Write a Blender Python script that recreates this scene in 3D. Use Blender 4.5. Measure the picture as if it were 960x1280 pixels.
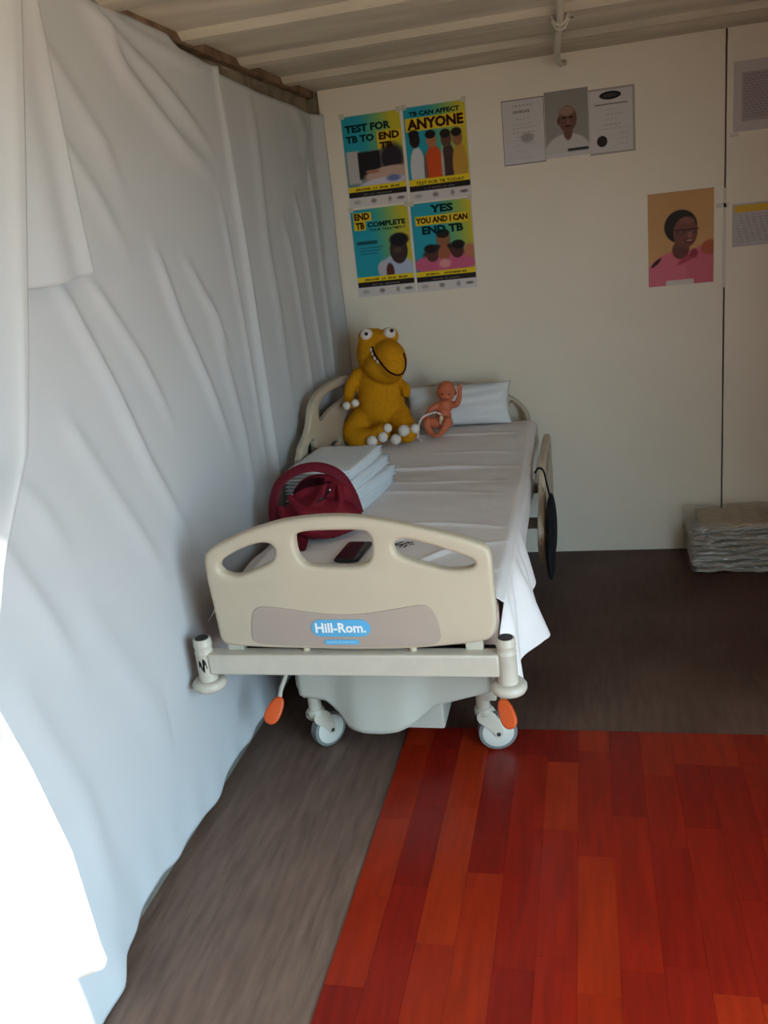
import bpy, bmesh, math, random
import numpy as np
from mathutils import Vector, Matrix, Euler
from mathutils.bvhtree import BVHTree

for o in list(bpy.data.objects): bpy.data.objects.remove(o)
scene = bpy.context.scene
COL = scene.collection
random.seed(4); rng = np.random.default_rng(4)

# ------------------------------------------------------------------ camera
CAM = Vector((1.2127, -4.4316, 1.7166))
YAW, PITCH, ROLL, FPX = -0.24688, -0.30914, -0.11260, 1090.37
fw = Vector((math.sin(YAW)*math.cos(PITCH), math.cos(YAW)*math.cos(PITCH), math.sin(PITCH)))
rt = Vector((math.cos(YAW), -math.sin(YAW), 0)); up = rt.cross(fw)
r2 = math.cos(ROLL)*rt + math.sin(ROLL)*up; u2 = -math.sin(ROLL)*rt + math.cos(ROLL)*up
cd = bpy.data.cameras.new('camera'); cam = bpy.data.objects.new('camera', cd); COL.objects.link(cam)
cd.sensor_fit = 'VERTICAL'; cd.sensor_height = 36; cd.sensor_width = 27; cd.lens = FPX/1280*36
cd.clip_start = .02
cam.matrix_world = Matrix((( r2.x, u2.x, -fw.x, CAM.x), (r2.y, u2.y, -fw.y, CAM.y), (r2.z, u2.z, -fw.z, CAM.z), (0,0,0,1)))
scene.camera = cam

# ------------------------------------------------------------------ sky, sun, exposure
W = bpy.data.worlds.new('world'); scene.world = W; W.use_nodes = True
bg = W.node_tree.nodes['Background']; bg.inputs[0].default_value = (.56, .83, 1.0, 1); bg.inputs[1].default_value = 9.6
FRONT = -5.6                                  # the container's closed end, behind the camera
DY0, DY1, DH = -4.95, -3.08, 2.05               # doorway in the right-hand wall, beside the camera, out of frame
sd = bpy.data.lights.new('sun', 'SUN'); sd.energy = 6.5; sd.angle = .009; sd.color = (1, .93, .82)
sun = bpy.data.objects.new('sun', sd); COL.objects.link(sun)
sdir = Vector((-1.0, 0.0, -.14)).normalized()
sun.rotation_euler = sdir.to_track_quat('-Z', 'Y').to_euler(); sun.location = (8, -4, 4)
pd_ = bpy.data.lights.new('door_portal', 'AREA'); pd_.shape = 'RECTANGLE'; pd_.size = DH; pd_.size_y = DY1-DY0
pd_.cycles.is_portal = True
po = bpy.data.objects.new('door_portal', pd_); COL.objects.link(po)
po.location = (2.40, (DY0+DY1)/2, DH/2); po.rotation_euler = (0, math.radians(90), 0)
vs = scene.view_settings
vs.view_transform = 'Standard'; vs.look = 'None'; vs.gamma = 1; vs.use_curve_mapping = False; vs.exposure = 0.36

# ------------------------------------------------------------------ helpers
def lin(c):
    c = np.asarray(c, float)/255.
    return np.where(c <= .04045, c/12.92, ((c+.055)/1.055)**2.4)
def S(r, g, b): return tuple(float(v) for v in lin((r, g, b)))

MATS = {}
def mat(name, col, rough=.5, spec=.5, noise=None, bump=None, metal=0, transl=0, coat=0, sub=0):
    """col linear rgb; noise=(scale, amount, (sx,sy,sz)); bump=(scale, strength, (sx,sy,sz))"""
    if name in MATS: return MATS[name]
    m = bpy.data.materials.new(name); m.use_nodes = True; nt = m.node_tree; N = nt.nodes; Lk = nt.links
    b = N['Principled BSDF']; b.inputs['Base Color'].default_value = (*col, 1)
    b.inputs['Roughness'].default_value = rough; b.inputs['Specular IOR Level'].default_value = spec
    b.inputs['Metallic'].default_value = metal; b.inputs['Coat Weight'].default_value = coat
    tc = N.new('ShaderNodeNewGeometry')
    def nz(scale, st):
        mp = N.new('ShaderNodeMapping'); mp.inputs['Scale'].default_value = st
        Lk.new(tc.outputs['Position'], mp.inputs['Vector'])
        n = N.new('ShaderNodeTexNoise'); n.inputs['Scale'].default_value = scale; n.inputs['Detail'].default_value = 5
        Lk.new(mp.outputs[0], n.inputs['Vector']); return n
    if noise:
        n = nz(noise[0], noise[2] if len(noise) > 2 else (1, 1, 1))
        mr = N.new('ShaderNodeMapRange'); mr.inputs[1].default_value = .3; mr.inputs[2].default_value = .7
        mr.inputs[3].default_value = 1-noise[1]; mr.inputs[4].default_value = 1+noise[1]*.6
        Lk.new(n.outputs['Fac'], mr.inputs[0])
        mx = N.new('ShaderNodeVectorMath'); mx.operation = 'SCALE'; mx.inputs[0].default_value = col
        Lk.new(mr.outputs[0], mx.inputs['Scale']); Lk.new(mx.outputs[0], b.inputs['Base Color'])
    if bump:
        n = nz(bump[0], bump[2] if len(bump) > 2 else (1, 1, 1))
        bp = N.new('ShaderNodeBump'); bp.inputs['Strength'].default_value = bump[1]; bp.inputs['Distance'].default_value = .01
        Lk.new(n.outputs['Fac'], bp.inputs['Height']); Lk.new(bp.outputs[0], b.inputs['Normal'])
    if transl:
        t = N.new('ShaderNodeBsdfTranslucent'); t.inputs[0].default_value = (*col, 1)
        ms = N.new('ShaderNodeMixShader'); ms.inputs[0].default_value = transl
        Lk.new(b.outputs[0], ms.inputs[1]); Lk.new(t.outputs[0], ms.inputs[2])
        Lk.new(ms.outputs[0], N['Material Output'].inputs['Surface'])
    MATS[name] = m; return m

def link(name, me, m, parent=None, smooth=True, loc=None):
    o = bpy.data.objects.new(name, me); COL.objects.link(o)
    if m is not None:
        for k in (m if isinstance(m, (list, tuple)) else [m]): me.materials.append(k)
    if smooth: me.polygons.foreach_set('use_smooth', [True]*len(me.polygons))
    if parent is not None:
        o.parent = parent
        if parent.type == 'EMPTY': o.matrix_parent_inverse = Matrix.Translation(-Vector(parent.location))
    return o
def raw(name, verts, faces, m, parent=None, smooth=True):
    me = bpy.data.meshes.new(name); me.from_pydata([tuple(v) for v in verts], [], faces); me.update()
    return link(name, me, m, parent, smooth)
def thing(name, label, cat, loc, group=None):
    o = bpy.data.objects.new(name, None); COL.objects.link(o); o.location = loc; o.empty_display_size = .05
    o['label'] = label; o['category'] = cat
    if group: o['group'] = group
    return o
def tag(o, label, cat, group=None):
    o['label'] = label; o['category'] = cat
    if group: o['group'] = group
    return o
def struct(o, label=None):
    o['kind'] = 'structure'
    if label: o['label'] = label
    return o
def from_bm(name, bm, m, parent=None, smooth=True):
    bmesh.ops.recalc_face_normals(bm, faces=bm.faces[:])
    me = bpy.data.meshes.new(name); bm.to_mesh(me); bm.free(); return link(name, me, m, parent, smooth)
def autosmooth(o, ang=35):
    me = o.data
    me.polygons.foreach_set('use_smooth', [True]*len(me.polygons))
    try: me.set_sharp_from_angle(angle=math.radians(ang))
    except Exception: pass
    return o
def bm_box(bm, x, y, z, bevel=0, seg=2, rot=None):
    g = bmesh.ops.create_cube(bm, size=1)['verts']
    c = Vector(((x[0]+x[1])/2, (y[0]+y[1])/2, (z[0]+z[1])/2))
    for v in g: v.co = Vector((v.co.x*(x[1]-x[0]), v.co.y*(y[1]-y[0]), v.co.z*(z[1]-z[0])))
    if rot is not None:
        for v in g: v.co = rot @ v.co
    for v in g: v.co += c
    if bevel:
        es = list({e for v in g for e in v.link_edges})
        bmesh.ops.bevel(bm, geom=es, offset=bevel, segments=seg, affect='EDGES', profile=.5)
def box(name, x, y, z, m, parent=None, bevel=.003, rot=None):
    bm = bmesh.new(); bm_box(bm, x, y, z, bevel, 2, rot)
    return autosmooth(from_bm(name, bm, m, parent), 20)
def tube(name, pts, radii, m, parent=None, seg=12, flat=1.0, up0=None):
    """sweep of a (possibly flattened) circle along points"""
    pts = [Vector(p) for p in pts]; n = len(pts)
    if not isinstance(radii, (list, tuple)): radii = [radii]*n
    V = []; F = []; prev = Vector(up0) if up0 else None
    for i in range(n):
        t = (pts[min(i+1, n-1)]-pts[max(i-1, 0)]).normalized()
        if prev is None: prev = Vector((0, 0, 1)) if abs(t.z) < .9 else Vector((0, 1, 0))
        a = (prev - t*prev.dot(t)).normalized(); bb = t.cross(a); prev = a
        for k in range(seg):
            th = 2*math.pi*k/seg
            V.append(pts[i] + radii[i]*(math.cos(th)*flat*a + math.sin(th)*bb))
    for i in range(n-1):
        for k in range(seg):
            F.append((i*seg+k, i*seg+(k+1) % seg, (i+1)*seg+(k+1) % seg, (i+1)*seg+k))
    F.append(tuple(range(seg))[::-1]); F.append(tuple((n-1)*seg+k for k in range(seg)))
    return autosmooth(raw(name, V, F, m, parent), 50)
def spline(pts, n=24):
    """Catmull-Rom resample"""
    P = [Vector(p) for p in pts]; P = [2*P[0]-P[1]] + P + [2*P[-1]-P[-2]]; out = []
    segs = len(P)-3
    for i in range(n+1):
        t = i/n*segs; k = min(int(t), segs-1); t -= k
        a, b, c, d = P[k:k+4]
        out.append(.5*((2*b)+(c-a)*t+(2*a-5*b+4*c-d)*t*t+(3*b-a-3*c+d)*t**3))
    return out
def closed_smooth(pts, it=2):
    for _ in range(it):
        q = []
        for i in range(len(pts)):
            a = pts[i]; b = pts[(i+1) % len(pts)]
            q += [(.75*a[0]+.25*b[0], .75*a[1]+.25*b[1]), (.25*a[0]+.75*b[0], .25*a[1]+.75*b[1])]
        pts = q
    return pts
def plate(name, outlines, depth, bevel, m, parent=None, plane='xz', off=0., smooth_it=1, bow=None):
    """outline with holes, extruded; plane 'xz' at y=off, 'yz' at x=off, 'xy' at z=off"""
    cu = bpy.data.curves.new('tmp', 'CURVE'); cu.dimensions = '2D'; cu.fill_mode = 'BOTH'
    cu.extrude = max(depth/2-bevel, .0001); cu.bevel_depth = bevel; cu.bevel_resolution = 3; cu.offset = -bevel
    for ol in outlines:
        ol = closed_smooth(ol, smooth_it)
        sp = cu.splines.new('POLY'); sp.points.add(len(ol)-1); sp.use_cyclic_u = True
        for p, c in zip(sp.points, ol): p.co = (c[0], c[1], 0, 1)
    ob = bpy.data.objects.new('tmp', cu); COL.objects.link(ob)
    dg = bpy.context.evaluated_depsgraph_get(); me = bpy.data.meshes.new_from_object(ob.evaluated_get(dg))
    bpy.data.objects.remove(ob); bpy.data.curves.remove(cu)
    bm = bmesh.new(); bm.from_mesh(me); bpy.data.meshes.remove(me)
    bmesh.ops.remove_doubles(bm, verts=bm.verts[:], dist=1e-5)
    for v in bm.verts:
        a, b, c = v.co
        v.co = {'xz': (a, off+c, b), 'yz': (off+c, a, b), 'xy': (a, b, off+c)}[plane]
        if bow: v.co.y += bow(v.co.x)
    o = from_bm(name, bm, None, parent); o.data.materials.clear(); o.data.materials.append(m)
    return autosmooth(o, 40)
def ell(bm, c, r, rot=(0, 0, 0), seg=20):
    g = bmesh.ops.create_uvsphere(bm, u_segments=seg, v_segments=seg//2+2, radius=1)['verts']
    R = Euler(rot).to_matrix(); c = Vector(c)
    r = (r, r, r) if isinstance(r, (int, float)) else r
    for v in g: v.co = R @ Vector((v.co.x*r[0], v.co.y*r[1], v.co.z*r[2])) + c
def caps(bm, pts, radii):
    P = spline(pts, 4*(len(pts)-1)) if len(pts) > 2 else [Vector(pts[0]).lerp(Vector(pts[1]), i/6) for i in range(7)]
    n = len(P)-1
    for i, p in enumerate(P):
        t = i/n*(len(radii)-1); k = min(int(t), len(radii)-2); r = radii[k]+(radii[k+1]-radii[k])*(t-k)
        ell(bm, p, r, seg=14)
def blob(name, build, voxel, m, parent=None, smooth=6):
    """overlapping solids fused to one continuous skin"""
    bm = bmesh.new(); build(bm); me = bpy.data.meshes.new('tmp'); bm.to_mesh(me); bm.free()
    ob = bpy.data.objects.new('tmp', me); COL.objects.link(ob)
    r = ob.modifiers.new('r', 'REMESH'); r.mode = 'VOXEL'; r.voxel_size = voxel
    s = ob.modifiers.new('s', 'SMOOTH'); s.factor = .5; s.iterations = smooth
    dg = bpy.context.evaluated_depsgraph_get(); me2 = bpy.data.meshes.new_from_object(ob.evaluated_get(dg))
    bpy.data.objects.remove(ob); bpy.data.meshes.remove(me)
    me2.name = name; me2.materials.clear()
    return link(name, me2, m, parent)
def bvh_of(o):
    me = o.data
    return BVHTree.FromPolygons([v.co.copy() for v in me.vertices], [tuple(p.vertices) for p in me.polygons])
def on_surf(bvh, pts, eye, push=0.0):
    out = []
    for p in pts:
        d = (Vector(p)-eye).normalized(); h = bvh.ray_cast(eye, d)
        if h[0] is None: out.append((Vector(p), -d))
        else: out.append((h[0]+h[1]*push, h[1]))
    return out
def text(name, s, m, parent, left, base, height, width, ywall, thick=.0004, bold=.012, align='L'):
    """flat lettering on a plane facing -y"""
    cu = bpy.data.curves.new('tmp', 'FONT'); cu.body = s; cu.size = 1; cu.offset = bold; cu.resolution_u = 2
    ob = bpy.data.objects.new('tmp', cu); COL.objects.link(ob)
    dg = bpy.context.evaluated_depsgraph_get(); me = bpy.data.meshes.new_from_object(ob.evaluated_get(dg))
    bpy.data.objects.remove(ob); bpy.data.curves.remove(cu)
    n = len(me.vertices); co = np.zeros(n*3); me.vertices.foreach_get('co', co); co = co.reshape(-1, 3)
    mn, mx = co.min(0), co.max(0); q = np.zeros_like(co)
    q[:, 0] = left+(co[:, 0]-mn[0])/(mx[0]-mn[0])*width
    q[:, 2] = base+(co[:, 1]-mn[1])/(mx[1]-mn[1])*height
    q[:, 1] = ywall
    me.vertices.foreach_set('co', q.ravel()); me.name = name; me.materials.clear(); me.update()
    return link(name, me, m, parent, smooth=False)
def smudge_line(name, n, m, parent, left, base, height, width, ywall, seed=1):
    """a line of print too small to read: n uneven flat marks"""
    r = random.Random(seed*31+n); V = []; F = []; x = left; st = width/n
    for i in range(n):
        if r.random() > .14:
            w = st*r.uniform(.55, .9); h0 = base+height*r.uniform(0, .12); h1 = base+height*r.uniform(.8, 1); k = len(V)
            V += [(x, ywall, h0), (x+w, ywall, h0), (x+w, ywall, h1), (x, ywall, h1)]; F.append((k, k+1, k+2, k+3))
        x += st
    return raw(name, V, F, m, parent, False)
def grid(name, nu, nv, f, m, parent=None, thick=0):
    """f(U,V) -> X,Y,Z arrays; U,V in 0..1"""
    U, V = np.meshgrid(np.linspace(0, 1, nu), np.linspace(0, 1, nv))
    X, Y, Z = f(U, V)
    vs_ = np.stack([X.ravel(), Y.ravel(), Z.ravel()], 1)
    i = np.arange(nu-1)[None, :]+nu*np.arange(nv-1)[:, None]; i = i.ravel()
    fs = np.stack([i, i+1, i+1+nu, i+nu], 1)
    o = raw(name, vs_.tolist(), fs.tolist(), m, parent)
    if thick:
        md = o.modifiers.new('thickness', 'SOLIDIFY'); md.thickness = thick; md.offset = 0
    return o
def fold_disp(A, B, folds):
    """sum of soft ridges along polylines in (a,b) space: folds = [(pts, width, amp)]"""
    D = np.zeros_like(A)
    for pts, w, amp in folds:
        best = np.full(A.shape, 1e9); tt = np.zeros_like(A); L = 0; lens = []
        for (a0, b0), (a1, b1) in zip(pts[:-1], pts[1:]): lens.append(math.hypot(a1-a0, b1-b0))
        tot = sum(lens); acc = 0
        for (a0, b0), (a1, b1), l in zip(pts[:-1], pts[1:], lens):
            t = np.clip(((A-a0)*(a1-a0)+(B-b0)*(b1-b0))/l**2, 0, 1)
            d = np.hypot(A-a0-t*(a1-a0), B-b0-t*(b1-b0))
            k = d < best; best = np.where(k, d, best); tt = np.where(k, (acc+t*l)/tot, tt); acc += l
        tap = np.clip(np.minimum(tt/.12+.25, (1-tt)/.35), 0, 1)
        D += amp*np.exp(-(best/w)**2)*tap
    return D
def smoothstep(a, b, x):
    t = np.clip((x-a)/(b-a), 0, 1); return t*t*(3-2*t)
def pnoise(A, B, seed, freqs):
    r = np.random.default_rng(seed); D = np.zeros_like(A)
    for f, amp, n in freqs:
        for _ in range(n):
            th = r.uniform(0, 6.283); ph = r.uniform(0, 6.283); ff = f*r.uniform(.7, 1.4)
            D += amp/n**.5*np.sin(ff*(A*math.cos(th)+B*math.sin(th))+ph)
    return D

# ------------------------------------------------------------------ materials
M_FAB = mat('curtain_cloth', S(206, 206, 208), .9, .1, bump=(420, .05), transl=.18)
M_SHEET = mat('sheet_cotton', S(244, 236, 234), .9, .1, bump=(30, .10), transl=.05)
M_LINEN = mat('linen', S(222, 224, 226), .9, .1, bump=(60, .12))
M_PLASTIC = mat('bed_plastic', S(192, 177, 155), .42, .4, noise=(9, .03))
M_INSET = mat('bed_inset', S(170, 153, 141), .5, .3)
M_STEEL = mat('painted_steel', S(194, 185, 170), .42, .45, noise=(25, .05))
M_SHROUD = mat('shroud_plastic', S(184, 180, 168), .45, .4, noise=(6, .03))
M_DARK = mat('dark_metal', S(45, 42, 42), .5, .4)
M_BLACK = mat('black_plastic', S(20, 20, 22), .35, .5)
M_RUBBER = mat('wheel_rubber', S(120, 122, 120), .6, .3)
M_WHEEL = mat('wheel_plastic', S(206, 202, 192), .45, .4)
M_ORANGE = mat('pedal_orange', S(214, 84, 30), .4, .4)
M_WALL = mat('wall_panel_paint', S(236, 225, 208), .45, .35, noise=(1.7, .04), bump=(60, .02))
M_PAPER = mat('paper', S(214, 208, 206), .8, .2)
M_INK = mat('ink', S(24, 22, 24), .8, .1)
M_GREY_INK = mat('faint_ink', S(120, 114, 112), .8, .1)
M_SKY = mat('badge_blue', S(92, 170, 214), .5, .3)
M_WHITE = mat('white_paint', S(238, 238, 236), .5, .3)

# ------------------------------------------------------------------ structure
H = 2.39; WID = 2.36
def floor_mat():
    m = bpy.data.materials.new('plywood_floor'); m.use_nodes = True; nt = m.node_tree; N = nt.nodes; L = nt.links
    b = N['Principled BSDF']; g = N.new('ShaderNodeNewGeometry')
    def nz(sc, st, det=6):
        mp = N.new('ShaderNodeMapping'); mp.inputs['Scale'].default_value = st; L.new(g.outputs['Position'], mp.inputs[0])
        n = N.new('ShaderNodeTexNoise'); n.inputs['Scale'].default_value = sc; n.inputs['Detail'].default_value = det
        L.new(mp.outputs[0], n.inputs['Vector']); return n
    r = N.new('ShaderNodeValToRGB'); n1 = nz(9, (5, .6, 1)); L.new(n1.outputs['Fac'], r.inputs[0])
    r.color_ramp.elements[0].position = .25; r.color_ramp.elements[0].color = (*S(62, 38, 32), 1)
    r.color_ramp.elements[1].position = .8; r.color_ramp.elements[1].color = (*S(86, 58, 48), 1)
    n2 = nz(2.2, (1, 1, 1)); r2_ = N.new('ShaderNodeValToRGB'); L.new(n2.outputs['Fac'], r2_.inputs[0])
    r2_.color_ramp.elements[0].position = .42; r2_.color_ramp.elements[0].color = (0, 0, 0, 1)
    r2_.color_ramp.elements[1].position = .75; r2_.color_ramp.elements[1].color = (.5, .5, .5, 1)
    mx = N.new('ShaderNodeMixRGB'); L.new(r2_.outputs[0], mx.inputs[0]); L.new(r.outputs[0], mx.inputs[1])
    mx.inputs[2].default_value = (*S(110, 84, 72), 1)
    # paler plywood tone blended in towards the door end, edge broken by noise
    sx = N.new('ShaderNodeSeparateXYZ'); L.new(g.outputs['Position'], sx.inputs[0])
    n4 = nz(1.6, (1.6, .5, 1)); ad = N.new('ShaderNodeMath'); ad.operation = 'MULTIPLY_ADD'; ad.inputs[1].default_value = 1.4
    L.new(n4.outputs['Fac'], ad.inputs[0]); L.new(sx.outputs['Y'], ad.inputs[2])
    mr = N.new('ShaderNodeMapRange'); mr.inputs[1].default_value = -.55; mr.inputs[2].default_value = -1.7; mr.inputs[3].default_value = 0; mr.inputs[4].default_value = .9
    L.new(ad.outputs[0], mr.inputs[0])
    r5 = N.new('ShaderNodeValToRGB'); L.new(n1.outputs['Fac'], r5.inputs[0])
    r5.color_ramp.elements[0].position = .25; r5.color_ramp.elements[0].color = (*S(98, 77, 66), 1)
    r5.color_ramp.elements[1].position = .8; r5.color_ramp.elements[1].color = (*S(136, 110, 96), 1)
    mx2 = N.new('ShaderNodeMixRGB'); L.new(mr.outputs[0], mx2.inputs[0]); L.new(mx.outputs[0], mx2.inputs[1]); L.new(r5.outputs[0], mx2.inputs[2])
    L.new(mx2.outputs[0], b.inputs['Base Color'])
    b.inputs['Roughness'].default_value = .55; b.inputs['Specular IOR Level'].default_value = .35
    bp = N.new('ShaderNodeBump'); bp.inputs['Strength'].default_value = .25; bp.inputs['Distance'].default_value = .004
    n3 = nz(30, (4, .5, 1)); L.new(n3.outputs['Fac'], bp.inputs['Height']); L.new(bp.outputs[0], b.inputs['Normal'])
    return m
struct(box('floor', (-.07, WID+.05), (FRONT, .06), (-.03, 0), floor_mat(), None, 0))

def wavy_profile(a0, a1, pitch, flat_hi, slope, depth):
    pts = []; a = a0
    flat_lo = pitch-flat_hi-2*slope
    while a < a1:
        pts += [(a, 0), (a+flat_hi, 0), (a+flat_hi+slope, depth), (a+flat_hi+slope+flat_lo, depth)]; a += pitch
    pts.append((min(a, a1), 0)); return [(min(q, a1), d) for q, d in pts]
# left wall: vertical steel corrugation
pr = wavy_profile(FRONT, .06, .278, .072, .068, .036)
V = []; F = []
for q, d in pr: V += [(-.050-d, q, -.02), (-.050-d, q, H+.03)]
for i in range(len(pr)-1): F.append((2*i, 2*i+2, 2*i+3, 2*i+1))
M_STEELWALL = mat('container_wall_paint', S(142, 126, 106), .65, .3, noise=(9, .45))
wl = struct(raw('wall_left', V, F, M_STEELWALL, None, smooth=False))
md = wl.modifiers.new('thickness', 'SOLIDIFY'); md.thickness = .002
M_RUST = mat('rusty_rail', S(124, 98, 78), .75, .2, noise=(14, .5))
struct(box('trim_1', (-.052, -.018), (FRONT, .0), (2.356, 2.392), M_RUST, None, .002))
M_RAIL = mat('floor_rail_grey', S(112, 106, 98), .7, .3, noise=(12, .3, (1, 1, 3)))
struct(box('trim_2', (-.050, -.034), (FRONT, .0), (0.0, .085), M_RAIL, None, .002))
# ceiling: sheet with pressed ribs running across
ribs = [-.42, -.93, -1.45, -1.98, -2.5, -3.03, -3.55, -4.07, -4.6]
pts = [(.06, 0)]
for r in ribs: pts += [(r+.075, 0), (r+.045, -.022), (r-.045, -.022), (r-.075, 0)]
pts.append((FRONT, 0))
V = []; F = []
for q, d in pts: V += [(-.13, q, H+d), (WID+.05, q, H+d)]
for i in range(len(pts)-1): F.append((2*i, 2*i+1, 2*i+3, 2*i+2))
M_CEIL = mat('ceiling_paint', S(204, 193, 172), .6, .25, noise=(3.2, .24, (.5, 2.2, 1)))
cl = struct(raw('ceiling', V, F, M_CEIL, None, smooth=False))
md = cl.modifiers.new('thickness', 'SOLIDIFY'); md.thickness = .003; md.offset = 1
# right wall and the outside ground
bm = bmesh.new()
bm_box(bm, (WID, WID+.04), (DY1, .06), (0, H+.03)); bm_box(bm, (WID, WID+.04), (FRONT, DY0), (0, H+.03)); bm_box(bm, (WID, WID+.04), (DY0, DY1), (DH, H+.03))
struct(from_bm('wall_right', bm, M_WALL, None, False))
struct(box('wall_front', (-.09, WID+.04), (FRONT-.04, FRONT), (-.02, H), M_STEELWALL, None, 0))
M_GROUND = mat('dry_ground', S(226, 186, 154), .95, .1, noise=(.8, .12))
struct(raw('ground_outside', [(WID+.05, -30, -.12), (45, -30, -.12), (45, 25, -.12), (WID+.05, 25, -.12)], [(0, 1, 2, 3)], M_GROUND, None, False))
# back wall: two white panels with a recessed joint
wb = bpy.data.objects.new('wall_back', None); COL.objects.link(wb); wb.location = (1.17, .02, 0); struct(wb)
wb['label'] = 'off-white panelled back wall of the container'
box('wall_panel', (.0, 1.840), (0, .03), (.0, H+.03), M_WALL, wb, 0)
box('wall_panel', (1.848, WID), (0, .03), (.0, H+.03), M_WALL, wb, 0)
box('joint_backing', (1.80, 1.89), (.032, .04), (.0, H+.03), mat('joint_dark', S(120, 104, 88), .8, .2), wb, 0)
box('edge_backing', (-.13, .01), (.034, .05), (.0, H+.03), M_STEELWALL, wb, 0)

# ------------------------------------------------------------------ vinyl mat
mt = thing('vinyl_mat', 'glossy red wood-look vinyl mat laid over the dark floor', 'floor mat', (1.45, -3.4, 0))
def plank_mat():
    m = bpy.data.materials.new('red_vinyl'); m.use_nodes = True; nt = m.node_tree; N = nt.nodes; L = nt.links
    b = N['Principled BSDF']; oi = N.new('ShaderNodeObjectInfo'); g = N.new('ShaderNodeNewGeometry')
    r = N.new('ShaderNodeValToRGB'); e = r.color_ramp.elements
    e[0].position = 0; e[0].color = (*S(122, 19, 9), 1); e[1].position = 1; e[1].color = (*S(154, 42, 12), 1)
    x = e.new(.55); x.color = (*S(136, 26, 10), 1)
    L.new(oi.outputs['Random'], r.inputs[0])
    mp = N.new('ShaderNodeMapping'); mp.inputs['Scale'].default_value = (14, 1.3, 1); L.new(g.outputs['Position'], mp.inputs[0])
    ad = N.new('ShaderNodeVectorMath'); ad.operation = 'ADD'; L.new(mp.outputs[0], ad.inputs[0]); L.new(oi.outputs['Random'], ad.inputs[1])
    n = N.new('ShaderNodeTexNoise'); n.inputs['Scale'].default_value = 3; n.inputs['Detail'].default_value = 6; n.inputs['Distortion'].default_value = .8
    L.new(ad.outputs[0], n.inputs['Vector'])
    mr = N.new('ShaderNodeMapRange'); mr.inputs[1].default_value = .3; mr.inputs[2].default_value = .7; mr.inputs[3].default_value = .8; mr.inputs[4].default_value = 1.15
    L.new(n.outputs['Fac'], mr.inputs[0])
    sc = N.new('ShaderNodeVectorMath'); sc.operation = 'SCALE'; L.new(r.outputs[0], sc.inputs[0]); L.new(mr.outputs[0], sc.inputs['Scale'])
    L.new(sc.outputs[0], b.inputs['Base Color']); b.inputs['Roughness'].default_value = .33; b.inputs['Specular IOR Level'].default_value = .3
    n2 = N.new('ShaderNodeTexNoise'); n2.inputs['Scale'].default_value = 5; L.new(g.outputs['Position'], n2.inputs['Vector'])
    bp = N.new('ShaderNodeBump'); bp.inputs['Strength'].default_value = .12; bp.inputs['Distance'].default_value = .02
    L.new(n2.outputs['Fac'], bp.inputs['Height']); L.new(bp.outputs[0], b.inputs['Normal'])
    return m
MATX0, MATX1, MATY1 = .538, 2.34, -1.735
box('backing', (MATX0, MATX1), (FRONT+.02, MATY1), (.0005, .0030), mat('vinyl_edge', S(150, 30, 16), .5, .3), mt, 0)
bm = bmesh.new(); bm_box(bm, (-.5, .5), (-.5, .5), (-.5, .5), 0)
plank_me = bpy.data.meshes.new('plank'); bm.to_mesh(plank_me); bm.free(); plank_me.materials.append(plank_mat())
PW = .1; x = MATX0; k = 0
while x < MATX1-.005:
    w = min(PW, MATX1-x); y = MATY1; first = True
    while y > FRONT+.03:
        ln = random.uniform(.28, .58)
        if first: ln *= random.uniform(.25, 1); first = False
        y1 = max(y-ln, FRONT+.02)
        p = bpy.data.objects.new('plank', plank_me); COL.objects.link(p)
        p.location = (x+w/2, (y+y1)/2, .0036); p.scale = (w-.0006, y-y1-.0006, .0016)
        p.parent = mt; p.matrix_parent_inverse = Matrix.Translation(-Vector(mt.location))
        y = y1
    x += w

# ------------------------------------------------------------------ curtains along the left wall
TOP = [(-5.2, 2.36), (-2.3, 2.372), (-2.1, 2.368), (-1.99, 2.372), (-1.80, 2.372), (-1.607, 2.365), (-1.533, 2.335), (-1.295, 2.322), (-1.013, 2.312), (-.751, 2.300), (-.444, 2.294), (-.02, 2.284)]
def topz(Y): return np.interp(Y, [a for a, b in TOP], [b for a, b in TOP])
FOLDS = [
 ([(-2.1, 2.355), (-1.957, 2.221), (-1.659, 2.046), (-1.405, 1.957)], .030, .030),
 ([(-2.098, 2.342), (-1.77, 2.23), (-1.375, 2.026)], .025, .026),
 ([(-2.0, 2.345), (-1.588, 2.305), (-1.31, 2.295)], .022, .018),
 ([(-2.40, 2.26), (-2.154, 2.015), (-2.056, 1.849)], .035, .018),
 ([(-2.44, 2.10), (-2.25, 1.90), (-2.10, 1.70)], .030, .015),
 ([(-1.96, 1.76), (-1.874, 1.531), (-1.758, 1.316), (-1.602, .975)], .026, .020),
 ([(-1.76, 1.70), (-1.60, 1.50), (-1.50, 1.30)], .024, .015),
 ([(-2.52, 1.70), (-2.358, 1.408), (-2.248, 1.168), (-2.05, .86)], .026, .026),
 ([(-2.36, 1.68), (-2.173, 1.448), (-2.02, 1.20)], .024, .018),
 ([(-2.60, 1.38), (-2.385, 1.026), (-2.234, .783)], .032, .016),
 ([(-2.99, 1.30), (-2.847, .983), (-2.74, .74)], .035, .022),
 ([(-2.90, 1.36), (-2.77, 1.212), (-2.68, 1.05)], .03, .014),
 ([(-1.63, 1.56), (-1.52, 1.1), (-1.50, .75)], .03, .014),
 ([(-1.40, 1.9), (-1.36, 1.4), (-1.34, .8)], .02, .012),
 ([(-2.70, .95), (-2.5, .55), (-2.4, .25)], .05, .012),
 ([(-3.0, .9), (-2.87, .5), (-2.85, .1)], .05, .02),
]
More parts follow.
